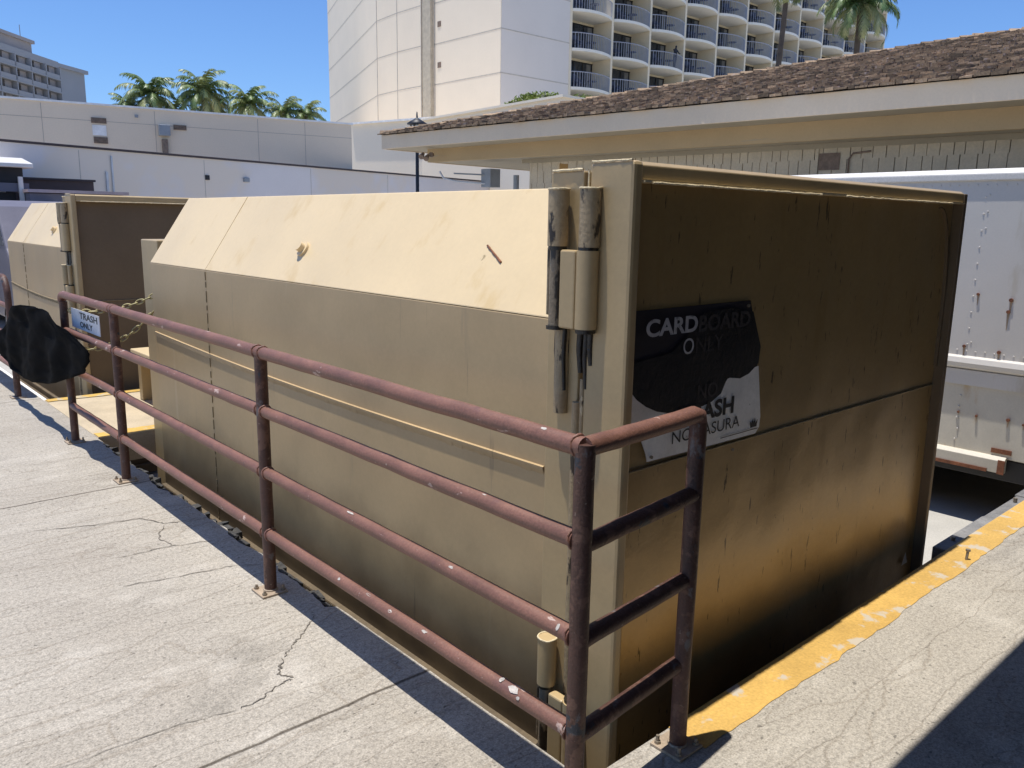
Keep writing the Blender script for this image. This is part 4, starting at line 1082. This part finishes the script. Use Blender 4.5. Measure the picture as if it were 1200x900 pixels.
# ------------------------------------------------------------------ far hotel on the left
fh = thing("far_hotel", "distant grey hotel block with square balconies at the left edge", "building", (33.7, 153.1, PIT))
P1 = Vector((33.73, 153.09)); P2 = Vector((37.92, 157.64)); P0 = P1 - (P2 - P1) * 3.2; P3 = Vector((43.72, 162.53))
back = Vector((-12, 14))
q = MB(); q.prism([tuple(P0), tuple(P2), tuple(P3), tuple(P3 + back), tuple(P0 + back)], 2, PIT, 26.4); q.build("wall", m_fhotel, fh)
dF = (P2 - P0).normalized(); nF = Vector((dF.y, -dF.x)); dS = (P3 - P2).normalized(); nS = Vector((dS.y, -dS.x))
def quad_prism(mb, a, b, out, z0, z1, inn=0.0):
    d_ = (b - a).normalized(); nn = Vector((d_.y, -d_.x))
    mb.prism([tuple(a + nn * inn), tuple(b + nn * inn), tuple(b + nn * out), tuple(a + nn * out)], 2, z0, z1)
q = MB(); quad_prism(q, P0, P2, .7, 25.5, 26.5, .002); quad_prism(q, P2, P3 + dS * .3, .6, 25.8, 26.4, .002); q.build("cornice", m_fhotel, fh)
q = MB(); quad_prism(q, P0 + dF * 1, P1 + dF * .6, -.3, 26.4, 28.3, -9); q.build("penthouse", m_fpent, fh)
q = MB(); quad_prism(q, P0 + dF * .8, P1 + dF * .9, .1, 28.2, 28.7, -9.4); q.build("penthouse_cornice", m_fpent, fh)
q = MB(); q.tube([(32.2, 152.4, 28), (32.2, 152.4, 30.6)], .06, 5); q.build("antenna", m_grey, fh)
bayw = 4.05; nb = 5
for i in range(nb):
    a = P2 - dF * (.35 + bayw * (i + 1)); b = a + dF * (bayw - .25)
    for k_ in range(6):
        z = 23.7 - 2.05 * k_
        w_ = MB(); quad_prism(w_, a, b, .03, z, z + 1.8, .004); wo = w_.build("window", m_glass, fh)
        s_ = MB(); quad_prism(s_, a - dF * .1, b + dF * .1, 1.15, z - .22, z, .035); s_.build("sill", m_fhotel, wo)
        s_ = MB(); quad_prism(s_, a + dF * (bayw * .52), a + dF * (bayw * .93), .3, z, z + 1.78, .04); s_.build("side_panel", m_fpent, wo)
        s_ = MB(); quad_prism(s_, a, b, 1.1, z, z + .62, 1.05); s_.build("balustrade", m_fhotel, wo)
q = MB()
for i in range(nb + 1):
    a = P2 - dF * (.30 + bayw * i); quad_prism(q, a - dF * .12, a + dF * .12, 1.1, PIT, 25.5, .002)
q.build("fin", m_fhotel, fh)
lw = thing("low_distant_roof", "dark low roof line far behind the beige building", "building", (45, 150, PIT))
q = MB(); q.box(40, 62, 150, 158, PIT, 17.2); q.build("wall", m_grey, lw); q = MB(); q.box(39.5, 62.5, 149.5, 158.5, 17.2, 17.8); q.build("roof", m_grey, lw)

# ------------------------------------------------------------------ palms
def palm(x, y, zc, r, label, lean=(0, 0), nf=26, seed=1, tr=.18, group=None, droop=1.0):
    rg = random.Random(seed)
    root = thing("palm_tree", label, "palm tree", (x - lean[0], y - lean[1], PIT), group)
    t = MB(); pts_ = []; rs_ = []
    for i in range(13):
        u = i / 12; pts_.append((x - lean[0] * (1 - u) ** 1.6, y - lean[1] * (1 - u) ** 1.6, PIT + (zc - PIT) * u)); rs_.append(tr * (1.35 - .55 * u))
    t.tube(pts_, rs_, 10); t.build("trunk", m_trunk, root)
    f = MB(); c = Vector((x, y, zc))
    for k_ in range(nf):
        az = 2 * math.pi * (k_ * .381966) + rg.uniform(-.2, .2)
        el = math.radians(80 - 105 * (k_ / nf)) + rg.uniform(-.1, .1)
        L_ = r * rg.uniform(.85, 1.15); n_ = 16; p = c.copy() + Vector((0, 0, .1)); e = el; P_ = [p.copy()]
        for i in range(n_):
            d_ = Vector((math.cos(az) * math.cos(e), math.sin(az) * math.cos(e), math.sin(e))); p = p + d_ * L_ / n_; P_.append(p.copy()); e -= droop * (.05 + .11 * (i / n_)) * (1.0 + .3 * math.cos(el))
        tone = 0.0 if k_ < nf * .75 else rg.uniform(.2, .8)
        tone = max(tone, rg.choice([.01, .01, .12, .3]))
        for i in range(n_):     # rachis
            a, b = P_[i], P_[i + 1]; s_ = Vector((-math.sin(az), math.cos(az), 0)) * (.035 * (1 - i / n_) + .008)
            f.poly([a - s_, a + s_, b + s_, b - s_], .45)
        side = Vector((-math.sin(az), math.cos(az), 0))
        m_ = 34
        for i in range(3, m_):
            u = i / m_; q_ = u * n_; k2 = min(n_ - 1, int(q_)); p = P_[k2].lerp(P_[k2 + 1], q_ - k2); d_ = (P_[k2 + 1] - P_[k2]).normalized()
            ll = r * .30 * math.sin(math.pi * (.12 + .86 * u)) ** .6 * rg.uniform(.8, 1.1)
            for sgn in (-1, 1):
                up_ = d_.cross(side * sgn)
                if up_.z < 0: up_ = -up_
                dr = (side * sgn * .75 + d_ * .55 + up_ * .10 - Vector((0, 0, rg.uniform(.25, .75)))).normalized()
                w_ = d_ * r * .018
                mid = p + dr * ll * .5 ; tip = p + dr * ll * .9 + Vector((0, 0, -ll * .28))
                f.poly([p - w_, p + w_, mid + w_ * .8, mid - w_ * .8], tone * rg.uniform(.5, 1.3)); f.poly([mid - w_ * .8, mid + w_ * .8, tip], tone * rg.uniform(.5, 1.3))
    f.build("crown", m_palm, root)
    return root
palm(23.9, 76.4, 10.55, 2.1, "small dark palm at the left end of the distant palm row", seed=3, nf=20)
palm(25.5, 75.7, 11.75, 3.0, "tall dark palm second from left above the beige building", seed=4)
palm(29.0, 72.9, 11.95, 3.1, "palm with the tallest upright crown in the distant palm row", seed=5, nf=30)
palm(30.3, 74.5, 10.9, 2.6, "drooping palm just right of the tallest distant palm", seed=9, nf=20, droop=1.4)
palm(32.0, 70.5, 11.1, 2.8, "windswept palm fourth in the distant row", seed=6)
palm(27.2, 75.0, 10.4, 2.4, "low palm half hidden between the two tall distant palms", seed=12, nf=18)
palm(34.3, 68.5, 10.5, 2.3, "palm close to the hotel tower, left one of a pair", seed=7, nf=22)
palm(35.9, 67.6, 10.4, 2.3, "palm close to the hotel tower, right one of a pair", seed=8, nf=22)
palm(51.3, 25.7, 15.0, 2.9, "large palm in front of the right end of the hotel balconies", lean=(.4, -.1), seed=11, nf=34, tr=.20)
palm(43.6, 26.2, 15.35, 2.3, "palm with a long thin leaning trunk in front of the hotel balconies", lean=(1.6, -.4), seed=13, nf=26, tr=.16, droop=1.3)

# ------------------------------------------------------------------ far left clutter
bo = thing("guard_booth", "small booth with a white canopy roof and white post at the left edge", "booth", (4.6, 26.3, PIT))
q = MB(); q.prism([(24.8, 2.84), (24.8, 2.94), (26.0, 3.14), (27.2, 2.94), (27.2, 2.84)], 0, 2.6, 5.25); q.build("canopy_roof", m_truckcap, bo, .01)
q = MB(); q.box(2.8, 5.05, 25.1, 27.0, 2.45, 2.84); q.build("dark_opening", m_dark, bo)
q = MB(); q.box(2.7, 5.15, 25.0, 25.06, 2.22, 2.44); q.build("sign_band", m_van, bo)
q = MB(); q.box(4.88, 4.98, 24.8, 24.9, PIT, 2.60); q.build("post", m_truckcap, bo)
q = MB(); q.box(2.8, 4.86, 25.2, 26.9, PIT, 2.2); q.build("body", m_dark, bo)
fn = thing("brown_fence", "low dark brown board fence in front of the grey wall", "fence", (6.3, 26.7, PIT))
q = MB(); q.box(4.9, 7.15, 26.55, 26.62, PIT, 2.60); q.build("panel", M("brown_fence", (.10, .07, .065), .8, .2, 2), fn)
q = MB(); q.box(4.9, 7.2, 26.5, 26.66, 2.602, 2.66); q.build("top_rail", m_cap, fn)
vn = thing("parked_van", "mauve-grey parked van partly hidden behind the far container", "van", (4.6, 22.5, PIT))
q = MB(); q.prism([(19.2, PIT + .35), (19.2, .6), (19.6, .95), (20.2, 1.80), (20.6, 1.93), (24.2, 1.93), (24.4, 1.8), (24.5, PIT + .35)], 0, 3.5, 5.6); q.build("body", m_van, vn, .05)
q = MB(); q.prism([(19.72, 1.0), (20.25, 1.72), (23.9, 1.72), (23.9, 1.0)], 0, 3.49, 5.61); q.build("window", m_glass, vn)
for yy in (20.1, 23.5):
    for xx in (3.6, 5.5):
        q = MB(); q.tube([(xx - .1, yy, PIT + .33), (xx + .1, yy, PIT + .33)], .33, 18); w_ = q.build("wheel", m_tyre, vn)
        q = MB(); q.tube([(xx - .11, yy, PIT + .33), (xx + .11, yy, PIT + .33)], .18, 12); q.build("rim", m_grey, w_)
cr_ = thing("roof_panel", "pale pinkish ribbed roof panel between the booth and the far container", "roof", (5.9, 25.0, PIT))
q = MB(); q.box(4.95, 7.4, 24.2, 25.4, 2.20, 2.28); q.build("sheet", M("pinkish_metal", (.50, .38, .36), .6), cr_)
q = MB(); q.box(5.0, 7.35, 24.3, 25.3, PIT, 2.18); q.build("panel", m_van, cr_)

# ------------------------------------------------------------------ unseen canopy behind the camera (casts the lower-right shadow, enlarged to block sky light)
cn = thing("unseen_canopy", "unseen flat canopy on posts, shading the right walkway and enlarged to block sky", "canopy", (6, -1, 0))
m_can = M("canopy_brown", (0.10, 0.085, 0.07), .8)  # kept dark so the underside returns little light to the container
q = MB(); q.box(-4, 18, -9, 1.155, 3.15, 3.40); q.build("roof", m_can, cn, .01)
q = MB(); q.box(-4, 18, -9.2, -9.02, 0, 3.4); q.build("sky_block_wall", m_can, cn)  # added wall out of view, closes off sky light behind the camera
for x in (-3.5, 6.5, 11.5, 17.5):
    q = MB(); q.box(x, x + .12, -1.2, -1.08, 0, 3.15); q.build("post", m_can, cn, .01)

# ------------------------------------------------------------------ sky, sun, camera
w = bpy.data.worlds.new("World"); bpy.context.scene.world = w; w.use_nodes = True
nt = w.node_tree; bg = nt.nodes["Background"]; sky = nt.nodes.new("ShaderNodeTexSky"); sky.sky_type = 'NISHITA'
sd = Vector((-.11, .088, 1)).normalized()
sky.sun_disc = False; sky.sun_elevation = math.asin(sd.z); sky.sun_rotation = math.atan2(sd.x, sd.y)
sky.air_density = 1.0; sky.dust_density = 0.3; sky.ozone_density = 2.0; sky.altitude = 0
tint = nt.nodes.new("ShaderNodeMix"); tint.data_type = 'RGBA'; tint.blend_type = 'MULTIPLY'; tint.inputs[0].default_value = 1.0
tint.inputs[7].default_value = (0.64, 0.88, 1.25, 1)
nt.links.new(sky.outputs[0], tint.inputs[6]); nt.links.new(tint.outputs[2], bg.inputs[0]); bg.inputs[1].default_value = 0.125
ld = bpy.data.lights.new("sun", 'SUN'); ld.energy = 5.2; ld.angle = math.radians(.5); ld.color = (1, .96, .89)
lo = bpy.data.objects.new("sun", ld); C.objects.link(lo); lo.rotation_euler = sd.to_track_quat('Z', 'Y').to_euler(); lo.location = (0, 0, 30)

cam = bpy.data.cameras.new("camera"); co = bpy.data.objects.new("camera", cam); C.objects.link(co)
cam.sensor_width = 36; cam.lens = 951 / 1200 * 36; cam.clip_end = 3000; cam.clip_start = .05
yaw, pitch, roll = map(math.radians, (41.9, 11.3, .93))
hd = Vector((math.sin(yaw), math.cos(yaw), 0)); rt = Vector((math.cos(yaw), -math.sin(yaw), 0)); up = Vector((0, 0, 1))
F = hd * math.cos(pitch) - up * math.sin(pitch); U = hd * math.sin(pitch) + up * math.cos(pitch)
R2 = rt * math.cos(roll) + U * math.sin(roll); U2 = -rt * math.sin(roll) + U * math.cos(roll)
m = Matrix((R2, U2, -F)).transposed().to_4x4(); m.translation = Vector((0, 0, 1.65)); co.matrix_world = m
sc = bpy.context.scene; sc.camera = co
sc.view_settings.view_transform = 'Standard'; sc.view_settings.look = 'None'; sc.view_settings.exposure = 0
sc.cycles.use_denoising = True
